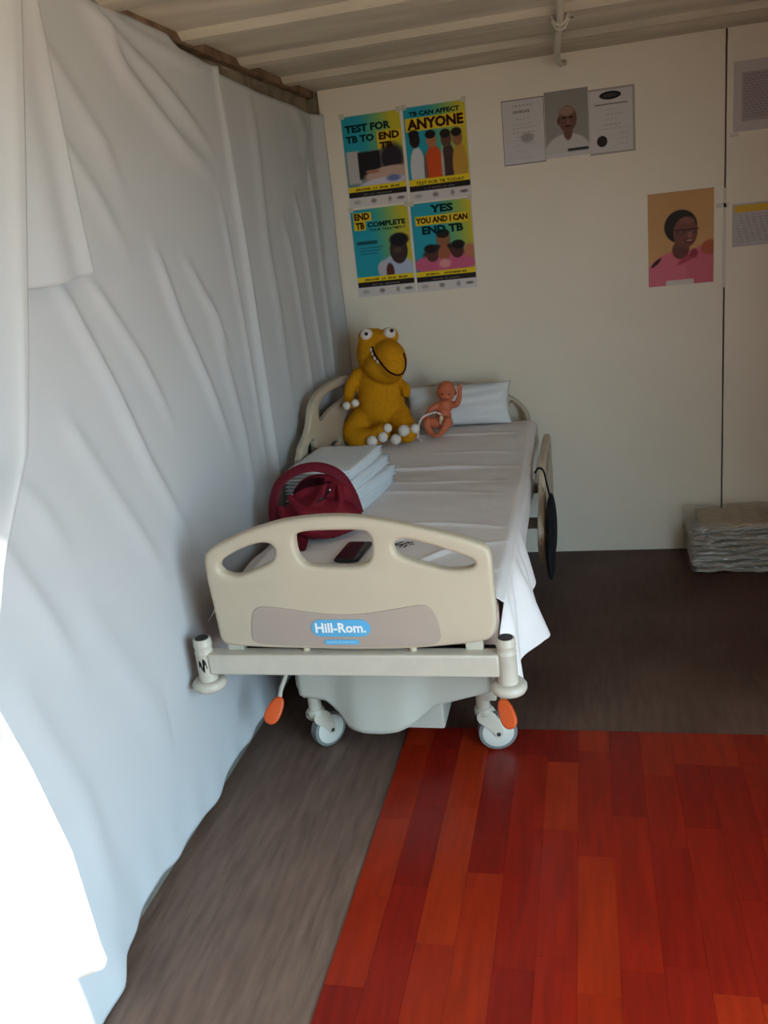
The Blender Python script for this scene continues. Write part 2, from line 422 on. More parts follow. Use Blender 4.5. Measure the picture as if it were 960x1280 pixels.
def front_curtain(U, V):
    Y = -3.75+U*(3.75-1.245)
    hem = .040+.012*np.sin(9*Y)+.010*np.sin(21*Y+1)+.020*smoothstep(-2.7, -2.87, Y)-.05*smoothstep(-2.88, -2.95, Y)
    hem = np.maximum(hem, .006)
    tz = topz(Y); Z = hem+V*(tz-hem)
    Y = Y+.025*(Z-1.2)*smoothstep(-1.9, -1.25, Y)*-.9
    X = -.012+.72*fold_disp(Y, Z, FOLDS)+pnoise(Y, Z*.6, 3, [(4, .005, 4), (12, .0012, 4)])
    X += .022*np.exp(-((Y+1.255)/.022)**2)                      # turned edge
    X += .0025*np.sin(Y*42+.6*np.sin(Y*7))*smoothstep(.28, .0, Z)  # gathers above the hem
    X += .055*smoothstep(-2.72, -2.98, Y)*smoothstep(.5, .0, Z)
    X = np.where((np.abs(Y+2.25) < .16) & (Z > .38) & (Z < .72), np.minimum(X, -.010), X)
    X = np.maximum(X, -.026)
    return X, Y, Z
tag(grid('wall_curtain', 240, 220, front_curtain, M_FAB, None, .0012), 'long white cloth curtain pinned along the left wall nearest the camera', 'curtain')
def rear_curtain(U, V):
    Y = -1.42+U*(1.42-.006)
    hem = .045+.01*np.sin(8*Y)
    Z = hem+V*(topz(Y)-.004-hem)
    f = [([(-.411, 2.298), (-.236, 2.189), (-.32, 2.05), (-.778, 1.931)], .05, .016), ([(-.9, 2.28), (-.95, 1.7), (-.9, 1.0)], .04, .012),
         ([(-.5, 1.9), (-.42, 1.4), (-.36, .9)], .025, .014), ([(-.25, 2.1), (-.2, 1.5), (-.2, .8)], .02, .014), ([(-.70, 1.8), (-.62, 1.3), (-.6, .8)], .03, .012)]
    X = -.028+fold_disp(Y, Z, f)+pnoise(Y, Z*.5, 9, [(6, .004, 4), (18, .0015, 4)])
    X = np.clip(X, -.036, .010)
    X += .046*smoothstep(-.10, 0, Y)
    return X, Y, Z
tag(grid('wall_curtain', 150, 160, rear_curtain, M_FAB, None, .0012), 'white cloth curtain on the left wall behind the bed head, meeting the back wall', 'curtain')
# tied-back door curtain in the foreground
tc_ = thing('door_curtain', 'bright tied-back white door curtain at the extreme left edge', 'curtain', (.05, -3.4, .2))
ZB = [.25, .29, .56, .80, .98, 1.2, 1.38, 1.58, 1.935, 2.25, 2.34]
YR = [-3.085, -3.093, -3.108, -3.16, -3.21, -3.09, -2.94, -2.86, -2.73, -2.62, -2.59]
YL = [-3.75, -3.74, -3.66, -3.5, -3.39, -3.46, -3.55, -3.66, -3.8, -3.85, -3.85]
def door_curtain(U, V):
    Z = .25+V*2.09; a = np.interp(Z, ZB, YL); b = np.interp(Z, ZB, YR)
    Y = a+U*(b-a)
    X = .115+.022*np.sin(U*26+.5)+.010*np.sin(U*61)
    return X, Y, Z
grid('drape', 160, 90, door_curtain, M_FAB, tc_, .0015)
tube('tie_band', spline([(.115+.055*math.cos(a), -3.30+.085*math.sin(a), 1.0+.02*math.sin(a)) for a in np.linspace(0, 6.283, 17)], 40), .012, M_FAB, tc_, 8)
# shorter cloth hung over the curtain
def flap(U, V):
    Z = 1.693+V*(2.33-1.693); Z = Z+(1-V)*(.012*np.cos(U*5))
    Y = -3.02+U*(3.02-2.435)+.012*(1-V)**4*U
    X = .044+.010*np.sin(U*17+1.2)*(.4+.6*(1-V))+.012*np.exp(-((U-1)/.06)**2)
    return X, Y, Z
tag(grid('hanging_cloth', 90, 60, flap, M_FAB, None, .0015), 'short white cloth flap with straight hem hanging from the ceiling edge at upper left', 'cloth')

# ------------------------------------------------------------------ hospital bed
bed = thing('hospital_bed', 'cream hospital bed on castors with a moulded three-handhold footboard', 'bed', (.525, -1.2, 0))
def bow(x): return .045*((x-.528)/.42)**2
OUT = [(0.115, 0.88), (0.127, 0.9), (0.205, 0.938), (0.298, 0.968), (0.375, 0.985), (0.474, 0.993), (0.569, 0.99), (0.661, 0.973), (0.729, 0.956), (0.818, 0.932), (0.884, 0.912), (0.933, 0.89), (0.944, 0.866), (0.944, 0.806), (0.947, 0.719), (0.945, 0.657), (0.931, 0.621), (0.901, 0.608), (0.788, 0.595), (0.691, 0.586), (0.555, 0.583), (0.43, 0.586), (0.302, 0.588), (0.212, 0.592), (0.14, 0.598), (0.12, 0.613), (0.117, 0.675), (0.114, 0.755), (0.109, 0.822)]
H1 = [(0.157, 0.86), (0.182, 0.88), (0.238, 0.906), (0.291, 0.92), (0.322, 0.917), (0.335, 0.9), (0.329, 0.875), (0.312, 0.856), (0.265, 0.838), (0.21, 0.817), (0.172, 0.823), (0.152, 0.841)]
H2 = [(0.394, 0.93), (0.406, 0.945), (0.444, 0.951), (0.588, 0.949), (0.611, 0.941), (0.62, 0.917), (0.615, 0.874), (0.6, 0.85), (0.563, 0.838), (0.441, 0.843), (0.412, 0.852), (0.395, 0.88)]
H3 = [(0.675, 0.903), (0.69, 0.919), (0.725, 0.918), (0.792, 0.896), (0.858, 0.871), (0.896, 0.853), (0.899, 0.837), (0.877, 0.825), (0.82, 0.823), (0.764, 0.84), (0.707, 0.86), (0.68, 0.875)]
INS = [(0.236, 0.701), (0.253, 0.723), (0.286, 0.727), (0.373, 0.713), (0.459, 0.699), (0.558, 0.698), (0.656, 0.712), (0.729, 0.726), (0.759, 0.724), (0.777, 0.702), (0.788, 0.657), (0.788, 0.617), (0.765, 0.604), (0.692, 0.597), (0.557, 0.594), (0.432, 0.597), (0.304, 0.602), (0.234, 0.606), (0.224, 0.633)]
fb = plate('footboard', [OUT, H1, H2, H3], .044, .0125, M_PLASTIC, bed, 'xz', -2.235, 2)
insp = plate('inset_panel', [INS], .004, .001, M_INSET, fb, 'xz', -2.2580, 2)
def pill(cx, cz, hw, hh, n=10):
    o = []
    for i in range(n+1): a = -math.pi/2+math.pi*i/n; o.append((cx+hw-hh+hh*math.cos(a), cz+hh*math.sin(a)))
    for i in range(n+1): a = math.pi/2+math.pi*i/n; o.append((cx-hw+hh+hh*math.cos(a), cz+hh*math.sin(a)))
    return o
bd = plate('badge', [pill(.500, .657, .088, .0265)], .002, .0004, M_SKY, fb, 'xz', -2.2612, 0)
bd['label'] = 'blue pill-shaped maker badge with white lettering'
plate('badge_strip', [pill(.498, .613, .052, .0075)], .002, .0004, M_SKY, fb, 'xz', -2.2612, 0)
text('badge_lettering', 'Hill-Rom.', M_WHITE, fb, .425, .643, .031, .150, -2.2626, bold=.028)
smudge_line('strip_print', 22, mat('pale_blue', S(150, 196, 218), .6, .3), fb, .455, .6105, .005, .086, -2.2626, 5)
for xx in (.38, .70): tube('footboard_peg', [(xx, -2.238, .55), (xx, -2.238, .595)], .011, M_PLASTIC, bed, 12)
for xx in (.155, .875): box('footboard_bracket', (xx-.025, xx+.025), (-2.235, -2.205), (.545, .63), M_STEEL, bed, .004)
# cross bar with roller bumpers
box('cross_bar', (.075, .945), (-2.272, -2.222), (.508, .576), M_STEEL, bed, .006)
for xx in (.0565, .9655):
    bpo = tube('bumper_post', [(xx, -2.247, z) for z in (.478, .49, .57, .572, .576, .578, .594, .597, .601, .604, .616, .620)],
               [.030, .0285, .0275, .0285, .0285, .0265, .0265, .0285, .0285, .027, .027, .024], M_STEEL, bed, 28)
    tube('socket', [(xx, -2.247, .6185), (xx, -2.247, .6215), (xx, -2.247, .6216)], [.0205, .0205, .019], M_DARK, bpo, 24)
    tube('bumper_roller', [(xx, -2.247, z) for z in (.452, .455, .463, .474, .482, .4835)], [.040, .047, .0515, .0515, .045, .035], M_STEEL, bed, 32)
# scuff marks on the wall-side bumper post
for i in range(5):
    a = -1.9+.16*i; q = [(.0565+.0283*math.cos(a+.06*j), -2.247+.0283*math.sin(a+.06*j), .535+.018*math.sin(i*1.7+j*1.3)+.004*j) for j in range(4)]
    tube('scuff_mark', q, .0014, M_INK, bed, 6)
# base: shroud with the bulge, box, chassis
SBX = [.195, .20, .311, .361, .392, .45, .508, .56, .62, .678, .787, .879, .891]
SBZ = [.262, .253, .234, .189, .152, .144, .143, .150, .17, .217, .250, .275, .285]
def shroud(U, V):
    X = .195+U*(.893-.195); zb = np.interp(X, SBX, SBZ)
    Z = .47+V*(zb-.47)
    bump = np.exp(-((X-.50)/.13)**4)
    Y = -1.945-.055*bump*(.35+.65*V)+.02*(1-V)+.05*smoothstep(.03, 0, np.minimum(X-.195, .893-X))
    return X, Y, Z
grid('base_shroud', 80, 24, shroud, M_SHROUD, bed, .006)
box('shroud_top', (.20, .89), (-1.93, -1.30), (.44, .475), M_SHROUD, bed, .01)
for xx in ((.195, .203), (.885, .893)): box('shroud_side', xx, (-1.90, -1.30), (.27, .47), M_SHROUD, bed, .002)
box('gear_housing', (.36, .705), (-1.915, -1.45), (.112, .30), M_SHROUD, bed, .008)
for xx in (.20, .82): box('chassis_beam', (xx, xx+.06), (-1.88, -.42), (.20, .26), M_STEEL, bed, .006)
box('chassis_cross_beam', (.2, .88), (-.55, -.47), (.2, .26), M_STEEL, bed, .006)
for yy in (-1.55, -.75): box('lift_column', (.44, .60), (yy-.09, yy+.09), (.24, .50), M_STEEL, bed, .01)
for xx in (.13, .86): box('deck_beam', (xx, xx+.05), (-2.225, -.10), (.49, .535), M_STEEL, bed, .006)
box('deck', (.115, .935), (-2.18, -.16), (.535, .552), M_DARK, bed, .004)
def caster(x, y, ang, z0=0.0):
    R = Matrix.Rotation(ang, 4, 'Z')
    T = Matrix.Translation((x, y, z0)) @ R
    def P(a, b, c): return tuple(T @ Vector((a, b, c)))
    # local: wheel axis along y, trailing along x
    wr = .0655
    st = tube('castor_stem', [P(-.03, 0, .145), P(-.03, 0, .235)], [.024, .022], M_STEEL, bed, 18)
    def disc(name, r, w, m, par, r2=None):
        return tube(name, [P(.012, -w/2, wr), P(.012, -w/2+.003, wr), P(.012, w/2-.003, wr), P(.012, w/2, wr)], [r-.004, r, r, r-.004], m, par, 36)
    disc('castor_tyre', wr, .034, M_RUBBER, bed)
    wh = disc('castor_wheel', wr-.011, .039, M_WHEEL, bed)
    disc('castor_hub', .011, .056, M_DARK, wh)
    for s in (-1, 1):
        ol = [(-.056, .155), (-.012, .160), (.012, .135), (.030, .075), (.024, .052), (.004, .052), (-.010, .080), (-.038, .105), (-.058, .125)]
        o = plate('castor_fork', [ol], .006, .0015, M_STEEL, bed, 'xz', s*.0245, 1)
        for v in o.data.vertices: v.co = T @ v.co
    tube('castor_crown', [P(-.030, 0, .132), P(-.030, 0, .140), P(-.030, 0, .158), P(-.03, 0, .164)], [.026, .031, .031, .026], M_STEEL, bed, 20)
caster(.262, -1.855, math.radians(52)); caster(.860, -1.850, math.radians(14), .0046)
caster(.25, -.50, math.radians(20)); caster(.85, -.50, math.radians(-25))
# brake pedals
def pedal(x, y, z, lean):
    pts = [(0, .052), (.012, .048), (.022, .030), (.027, .0), (.026, -.028), (.015, -.044), (0, -.048), (-.015, -.044), (-.026, -.028), (-.027, 0), (-.022, .03), (-.012, .048)]
    o = plate('brake_pedal', [pts], .020, .007, M_ORANGE, bed, 'xz', 0, 2)
    R = Matrix.Translation((x, y, z)) @ Euler((math.radians(-30), lean, 0)).to_matrix().to_4x4()
    for v in o.data.vertices: v.co = R @ v.co
    o['label'] = 'orange brake pedal'
    t = R @ Vector((0, .004, .035)); e = Vector((x+(.045 if x < .5 else -.035), y+.06, z+.12))
    tube('pedal_lever', [t, t.lerp(e, .3)+Vector((0, 0, .012)), e], .0075, M_STEEL, bed, 10)
pedal(.151, -2.02, .235, math.radians(28)); pedal(.928, -2.02, .238, math.radians(-22))
# headboard
cx = .515
half = [(.0, .964), (.11, .955), (.21, .926), (.326, .873), (.384, .817), (.412, .758), (.412, .63), (.40, .60)]
ol = [(cx+a, b) for a, b in half]+[(cx-a, b) for a, b in half[::-1][:-1]]
hr = [(.325, .850), (.350, .832), (.372, .806), (.385, .768), (.380, .735), (.30, .735), (.296, .80)]
plate('headboard', [ol, [(cx+a, b) for a, b in hr], [(cx-a, b) for a, b in hr][::-1], [(cx-.1, .93), (cx+.1, .93), (cx+.12, .86), (cx-.12, .86)]], .044, .012, M_PLASTIC, bed, 'xz', -.085, 2)
# side rails
RO = [(-1.16, .80), (-1.150, .898), (-.977, .958), (-.928, 1.02), (-.882, 1.055), (-.80, 1.078), (-.60, 1.088), (-.40, 1.082), (-.25, 1.06), (-.20, .98), (-.20, .72), (-.30, .69), (-1.05, .69)]
RH = [(-.831, .966), (-.815, 1.02), (-.775, 1.04), (-.60, 1.050), (-.40, 1.040), (-.30, 1.01), (-.30, .975), (-.45, .973), (-.594, .974), (-.695, .965), (-.80, .950)]
RH2 = [(-1.06, .88), (-.93, .925), (-.90, .80), (-.96, .77), (-1.06, .78)]
RS = [(-.717, .822), (-.56, .818), (-.555, .800), (-.70, .803)]
rl = plate('side_rail', [RO, RH, RH2, RS], .030, .009, M_PLASTIC, bed, 'yz', .048, 1)
rl['label'] = 'raised cream side rail on the wall side'
dz = -.345
rr = plate('side_rail', [[(a-.02, b+dz) for a, b in q] for q in (RO, RH, RH2, RS)], .030, .009, M_PLASTIC, bed, 'yz', 1.012, 1)
rr['label'] = 'lowered cream side rail on the open side'
for yy in (-.9, -.4):
    box('rail_arm', (.055, .14), (yy-.02, yy+.02), (.50, .74), M_STEEL, bed, .005)
    box('rail_arm', (.91, 1.0), (yy-.02, yy+.02), (.46, .50), M_STEEL, bed, .005)

# ------------------------------------------------------------------ mattress, sheet, pillow
def ztop(Y): return .705+.055*smoothstep(-.88, -.25, Y)
def mattress(bm):
    pass
NX, NY = 24, 60
V = []; F = []
ys = np.linspace(-2.165, -.125, NY)
for y in ys:
    e = min(1, (min(y+2.165, -.125-y)+.004)/.03); zt = float(ztop(y))-.006-.02*(1-e)**2; zb = .556
    ring = []
    w0, w1 = .10, .943; r = .028
    for ang in (180, 150, 120, 90): a = math.radians(ang); ring.append((w0+r+r*math.cos(a), zt-r+r*math.sin(a)))
    for ang in (90, 60, 30, 0): a = math.radians(ang); ring.append((w1-r+r*math.cos(a), zt-r+r*math.sin(a)))
    ring += [(w1, zb+.01), (w1-.01, zb), (w0+.01, zb), (w0, zb+.01)]
    V += [(a, y, b) for a, b in ring]
n = 12
for i in range(NY-1):
    for k in range(n): F.append((i*n+k, i*n+(k+1) % n, (i+1)*n+(k+1) % n, (i+1)*n+k))
F.append(tuple(range(n))); F.append(tuple((NY-1)*n+k for k in range(n))[::-1])
M_MATT = mat('mattress_cover', S(206, 178, 168), .6, .3)
tag(autosmooth(raw('mattress', V, F, M_MATT), 50), 'pale pinkish mattress under the white sheet on the hospital bed', 'mattress')

SF = [([(.10, -.785), (.57, -.80), (.95, -.825)], .016, .011), ([(.05, -.40), (.48, -.37), (.95, -.40)], .014, .007),
      ([(.45, -1.50), (.711, -1.535), (.95, -1.60)], .014, .007), ([(.3, -1.1), (.6, -1.14), (.9, -1.2)], .02, .004),
      ([(.25, -.95), (.5, -1.0), (.93, -1.02)], .012, .004), ([(.5, -.6), (.75, -.62), (.95, -.66)], .012, .004),
      ([(.53, -1.69), (.60, -1.66), (.68, -1.60)], .013, .008), ([(.30, -2.05), (.42, -1.97), (.58, -2.0)], .018, .010),
      ([(.62, -1.95), (.75, -1.80), (.95, -1.72)], .016, .010), ([(.16, -2.05), (.24, -1.95), (.32, -1.9)], .02, .010),
      ([(.66, -2.12), (.8, -2.0), (.95, -1.96)], .016, .010)]
XL, XR = .094, .957
def sheet(U, V):
    Y = -2.172+V*(2.172-.19)
    Lr = np.interp(Y, [-2.18, -2.10, -2.03, -1.93, -1.85, -1.78, -1.66, -1.55, -1.42, -1.3, -.19], [.19, .33, .39, .34, .29, .28, .24, .19, .13, .115, .10])
    nl, nt = .08, .52
    left = U < nl; right = U > nt
    tl = np.clip(U/nl, 0, 1); tt_ = np.clip((U-nl)/(nt-nl), 0, 1); d = np.clip((U-nt)/(1-nt), 0, 1)*Lr
    zt = ztop(Y)+.004
    X = XL+tt_*(XR-XL); Z = zt+0*U
    sp_ = smoothstep(-1.18, -1.32, Y)*(1-.3*smoothstep(-2.0, -2.17, Y))
    X = X-np.where(left, (1-tl)*.062*sp_, 0)
    Z = Z-np.where(left, (1-tl)*(.09-.055*sp_)+.006*sp_*np.sin(Y*19)*(1-tl), 0)
    edge = np.minimum(X-XL, XR-X)
    Z = Z-.016*np.clip(1-edge/.03, 0, 1)**2*(~left & ~right)-.016*(left | right)
    fl = smoothstep(-1.35, -1.75, Y)
    wave = np.sin(Y*24+.8)
    X = np.where(right, XR+.004+d*(.05+fl*(.205+.09*wave))+.012*fl*np.sin(Y*47)*np.clip(d/.1, 0, 1), X)
    X = X-.075*np.where(right, d/.3, 0)*smoothstep(-1.80, -2.05, Y)
    Z = np.where(right, Z-d*.97, Z)
    W_ = fold_disp(X, Y, SF)+pnoise(X, Y, 5, [(14, .0015, 5), (40, .0008, 5)])
    Z = Z+np.maximum(W_, -.001)*(~right & ~left)*np.clip(edge/.02, 0, 1)
    return X, Y, Z
sh = tag(grid('bed_sheet', 230, 300, sheet, M_SHEET, None, .0012), 'white fitted bed sheet trailing down the open side of the bed at the foot', 'sheet')
# ink mark on the sheet
for i, q in enumerate([[(0, 0), (.012, .03), (.03, .045)], [(.0, .012), (.018, .016), (.036, .02)], [(.028, -.005), (.036, .02), (.05, .04)], [(.044, -.01), (.05, .015)], [(.05, .03), (.066, .04)], [(.058, .012), (.074, .02)]]):
    tube('ink_mark', [(.552+a, -1.758+b, .7125) for a, b in q], .0028, M_INK, sh, 6, .25)

# pillow leaning on the headboard
def pillow(U, V):
    a = (U-.5)*2; b = (V-.5)*2
    return a, b, None
N1 = 44; V = []; F = []
PC = Vector((.585, -.212, .868)); RX = Matrix.Rotation(math.radians(68), 3, 'X')
for side in (1, -1):
    for j in range(N1+1):
        for i in range(N1+1):
            a = i/N1*2-1; b = j/N1*2-1
            t = max(0, (1-abs(a)**2.6)*(1-abs(b)**2.4))**.55
            pin = 1-.06*(1-abs(a)**2)*(abs(b)**6) ; pin2 = 1-.07*(1-abs(b)**2)*(abs(a)**6)
            z = side*.050*t+.004*math.sin(7*a+3*b)*t+.003*math.sin(13*b-4*a)*t
            p = RX @ Vector((a*.262*pin2, b*.104*pin, z))+PC
            V.append(p)
m_ = (N1+1)**2
for s in (0, 1):
    for j in range(N1):
        for i in range(N1):
            q = s*m_+j*(N1+1)+i; f = (q, q+1, q+N1+2, q+N1+1); F.append(f if s == 0 else f[::-1])
bm = bmesh.new(); vv = [bm.verts.new(v) for v in V]
for f in F: bm.faces.new([vv[k] for k in f])
bmesh.ops.remove_doubles(bm, verts=bm.verts[:], dist=1e-5)
tag(from_bm('pillow', bm, M_LINEN), 'white pillow propped against the headboard behind the doll', 'pillow')

# ------------------------------------------------------------------ plush dinosaur
dino = thing('plush_dinosaur', 'yellow knitted plush dinosaur sitting against the wall side of the bed head', 'toy', (.24, -.40, .75))
M_DINO = mat('yellow_knit', S(206, 140, 22), .95, .1, noise=(60, .12), bump=(260, .5))
M_POM = mat('white_knit', S(228, 216, 206), .95, .1, bump=(200, .4))
def dbody(bm):
    ell(bm, (.238, -.385, .935), (.118, .105, .145))
    ell(bm, (.242, -.385, 1.04), (.100, .090, .10))
    ell(bm, (.245, -.395, 1.17), (.094, .085, .125))
    ell(bm, (.217, -.415, 1.255), .046); ell(bm, (.318, -.400, 1.252), .044)
    ell(bm, (.268, -.41, 1.23), (.07, .06, .05))
    ell(bm, (.325, -.475, 1.155), (.078, .105, .090), (math.radians(24), 0, math.radians(28)))
    ell(bm, (.288, -.445, 1.115), (.100, .095, .075), (0, math.radians(18), 0))
    caps(bm, [(.150, -.40, 1.085), (.112, -.430, 1.035), (.105, -.465, .985), (.128, -.50, .965)], [.034, .029, .028, .025])
    caps(bm, [(.335, -.39, 1.03), (.372, -.415, 1.005), (.378, -.435, .985)], [.028, .025, .022])
    caps(bm, [(.155, -.40, .875), (.112, -.46, .825), (.130, -.50, .80), (.215, -.52, .803), (.262, -.53, .822)], [.070, .060, .050, .044, .042])
    caps(bm, [(.315, -.40, .875), (.352, -.46, .840), (.372, -.50, .812), (.385, -.53, .812)], [.066, .058, .050, .044])
    ell(bm, (.235, -.36, .82), (.12, .10, .07))
    caps(bm, [(.22, -.30, .83), (.20, -.22, .80), (.19, -.17, .80)], [.06, .045, .03])
body = blob('body', dbody, .0075, M_DINO, dino, 8)
bv = bvh_of(body); EYE = Vector((1.21, -4.43, 1.72))
def ball(name, c, r, m, parent, flat=None):
    bm = bmesh.new(); ell(bm, c, flat or r, seg=18); return from_bm(name, bm, m, parent)
for p, n_ in on_surf(bv, [(.212, -.42, 1.276), (.325, -.42, 1.272)], EYE, -.0125):
    e = ball('eye', p, .0290, M_POM, dino)
    d = (Vector((.9, -4.0, 1.9))-p).normalized(); up_ = Vector((0, 0, 1))
    q = p+d*.0235+up_*.001+Vector((.000 if p.x < .27 else .013, 0, .0 if p.x < .27 else .008))
    ball('pupil', q, .0095, M_BLACK, e)
mouth = [(0.234, -.42, 1.212), (0.246, -.42, 1.174), (0.265, -.42, 1.141), (0.298, -.42, 1.095), (0.341, -.42, 1.072), (0.374, -.42, 1.088), (0.385, -.42, 1.130), (0.379, -.42, 1.17)]
mp_ = [a for a, b in on_surf(bv, spline(mouth, 30), EYE, .0015)]
tube('mouth_line', mp_, .0048, mat('mouth_wool', S(48, 16, 14), .9, .1), dino, 8)
for p, n_ in on_surf(bv, [(.230, -.42, 1.198), (.237, -.42, 1.178), (.244, -.42, 1.158), (.257, -.42, 1.141)], EYE, .001): ball('tooth', p, .0085, M_POM, dino)
for c in [(.107, -.530, .962), (.150, -.528, .972)]: ball('claw', c, .019, M_POM, dino)
for c, r in [((.222, -.575, .797), .026), ((.275, -.575, .812), .024), ((.298, -.555, .850), .022), ((.335, -.570, .798), .025), ((.378, -.575, .838), .027), ((.425, -.545, .838), .023)]: ball('toe', c, r, M_POM, dino)

# ------------------------------------------------------------------ baby doll
doll = thing('baby_doll', 'bare brown plastic baby doll with raised arm leaning on the pillow', 'doll', (.52, -.38, .75))
M_SKIN = mat('doll_skin', S(196, 106, 72), .55, .35)
def db(bm):
    ell(bm, (.556, -.365, .968), (.045, .047, .050)); ell(bm, (.558, -.400, .957), (.030, .018, .026))
    ell(bm, (.562, -.416, .960), (.006, .007, .006))
    ell(bm, (.542, -.405, .957), (.011, .009, .010)); ell(bm, (.578, -.404, .953), (.011, .009, .010))
    ell(bm, (.513, -.360, .963), (.006, .010, .013)); ell(bm, (.600, -.360, .958), (.006, .010, .013))
    caps(bm, [(.550, -.365, .93), (.545, -.365, .90)], [.022, .026])
    ell(bm, (.543, -.365, .895), (.040, .030, .034)); ell(bm, (.535, -.370, .852), (.039, .032, .040)); ell(bm, (.528, -.37, .815), (.042, .034, .030))
    caps(bm, [(.573, -.37, .905), (.603, -.385, .908), (.620, -.395, .940), (.626, -.40, .975)], [.018, .0155, .013, .011])
    ell(bm, (.628, -.402, .984), (.011, .008, .014))
    for i, dx in enumerate((-.008, -.003, .003, .008)): caps(bm, [(.628+dx*.8, -.403, .988), (.629+dx*1.5, -.406, 1.002-abs(dx)*.4)], [.0036, .003])
    caps(bm, [(.620, -.404, .98), (.612, -.410, .986)], [.004, .003])
    caps(bm, [(.512, -.37, .905), (.484, -.385, .893), (.460, -.405, .872)], [.017, .015, .012])
    ell(bm, (.454, -.410, .864), (.011, .010, .010))
    for i in range(4): caps(bm, [(.453-.003*i, -.411-.003*i, .864), (.444-.001*i, -.420-.004*i, .853+.002*i)], [.0038, .003])
    caps(bm, [(.505, -.38, .818), (.467, -.425, .838), (.466, -.435, .812), (.486, -.445, .784)], [.027, .023, .019, .014])
    caps(bm, [(.486, -.445, .782), (.500, -.462, .779)], [.0135, .010])
    caps(bm, [(.553, -.38, .818), (.560, -.425, .835), (.545, -.437, .806), (.524, -.447, .784)], [.027, .023, .018, .014])
    caps(bm, [(.524, -.447, .782), (.514, -.463, .779)], [.0135, .010])
dbody_ = blob('body', db, .0032, M_SKIN, doll, 3)
bvd = bvh_of(dbody_)
for p, n_ in on_surf(bvd, [(.545, -.42, .966), (.577, -.42, .962)], EYE, .0005): ball('eye', p, .0038, M_INK, doll)
ms_ = [a for a, b in on_surf(bvd, spline([(.552, -.42, .944), (.561, -.42, .940), (.570, -.42, .943)], 8), EYE, .0006)]
tube('mouth', ms_, .0018, mat('doll_lips', S(140, 50, 40), .5, .3), doll, 6)
ball('cord_clamp', (.530, -.412, .838), 1, mat('clamp_cream', S(226, 208, 170), .5, .3), doll, (.012, .010, .026))
cp = spline([(.527, -.405, .868), (.505, -.425, .882), (.478, -.440, .880), (.448, -.448, .868), (.430, -.450, .842), (.420, -.455, .800), (.418, -.462, .772), (.436, -.480, .764)], 48)
M_CW = mat('cord_white', S(226, 212, 206), .5, .3); M_CR = mat('cord_red', S(150, 40, 34), .5, .3)
t0 = tube('umbilical_cord', cp, .0048, M_CW, doll, 8)
hel = []
for i, c in enumerate(cp): hel.append(c+Vector((math.cos(i*1.1), math.sin(i*1.1)*.6, math.sin(i*1.1)))*.0042)
tube('cord_vessel', hel, .0024, M_CR, t0, 6)

# ------------------------------------------------------------------ folded linen stack
def folded(cx, cy, w, d, z0, h, rot, label, seed):
    t = thing('folded_linen', label, 'linen', (cx, cy, z0), 'folded white linen stack on the bed')
    r = random.Random(seed); R = Matrix.Rotation(rot, 3, 'Z'); nl = 3; lh = h/nl
    for k in range(nl):
        bm = bmesh.new(); ww = w*(1-.03*r.random()); dd = d*(1-.03*r.random())
        nx_, ny_ = 16, 16; P = {}
        for s in (0, 1):
            for i in range(nx_+1):
                for j in range(ny_+1):
                    a = i/nx_*2-1; b = j/ny_*2-1
                    f = (1-max(abs(a), abs(b))**10)
                    z = lh*k+lh*.5+(s-.5)*lh*.98*(f**.4 if f > 0 else 0)+.0018*math.sin(5*a+seed+k)*math.cos(4*b+seed)
                    rr_ = 1-.02*(abs(a*b))**4
                    P[s, i, j] = bm.verts.new(R @ Vector((a*ww/2*rr_, b*dd/2*rr_, 0))+Vector((cx, cy, z0+max(z, .0))))
        for s in (0, 1):
            for i in range(nx_):
                for j in range(ny_): bm.faces.new([P[s, i, j], P[s, i+1, j], P[s, i+1, j+1], P[s, i, j+1]])
        bmesh.ops.remove_doubles(bm, verts=bm.verts[:], dist=1e-5)
        from_bm('fold', bm, M_LINEN, t)
zs = [.714, .756, .798, .840]
labs = ['bottom folded white linen of the stack on the bed', 'second folded white linen from the bottom of the stack on the bed', 'folded white linen just under the top of the stack on the bed', 'topmost folded white linen of the stack behind the maroon bag']
for i, (cx_, cy_, w_, d_, ro) in enumerate([(.235, -1.17, .31, .46, -.10), (.240, -1.18, .31, .45, -.20), (.225, -1.17, .30, .44, -.13), (.212, -1.175, .29, .43, -.09)]):
    folded(cx_, cy_, w_, d_, zs[i], .041, ro, labs[i], 3+i*2)

# ------------------------------------------------------------------ maroon bag
bag = thing('shoulder_bag', 'slumped maroon fabric bag with looped strap leaning on the folded linen', 'bag', (.25, -1.62, .712))
M_BAG = mat('maroon_fabric', S(116, 18, 34), .75, .25, noise=(18, .2), bump=(30, .35))
def bagb(bm):
    ell(bm, (.255, -1.605, .775), (.150, .080, .075), (math.radians(-8), 0, 0), 28)
    ell(bm, (.275, -1.555, .835), (.118, .045, .085), (math.radians(-20), .12, 0), 28)
    ell(bm, (.355, -1.59, .768), (.062, .070, .058)); ell(bm, (.165, -1.625, .760), (.062, .070, .048))
    caps(bm, [(.140, -1.655, .83), (.170, -1.690, .785), (.25, -1.700, .755), (.33, -1.69, .745), (.395, -1.64, .745)], [.014, .020, .022, .020, .014])
    caps(bm, [(.175, -1.63, .865), (.215, -1.665, .830), (.29, -1.67, .805), (.375, -1.635, .79)], [.012, .018, .018, .010])
    caps(bm, [(.30, -1.60, .905), (.285, -1.635, .86), (.245, -1.655, .825)], [.012, .014, .010])
    caps(bm, [(.345, -1.58, .88), (.352, -1.625, .83), (.325, -1.655, .79)], [.012, .014, .010])
bb_ = blob('bag_body', bagb, .006, M_BAG, bag, 6)
for v in bb_.data.vertices:
    c = v.co; c.y += .007*math.sin(34*c.x+28*c.z)+.004*math.sin(80*c.z-46*c.x); c.z = max(c.z, .7125)
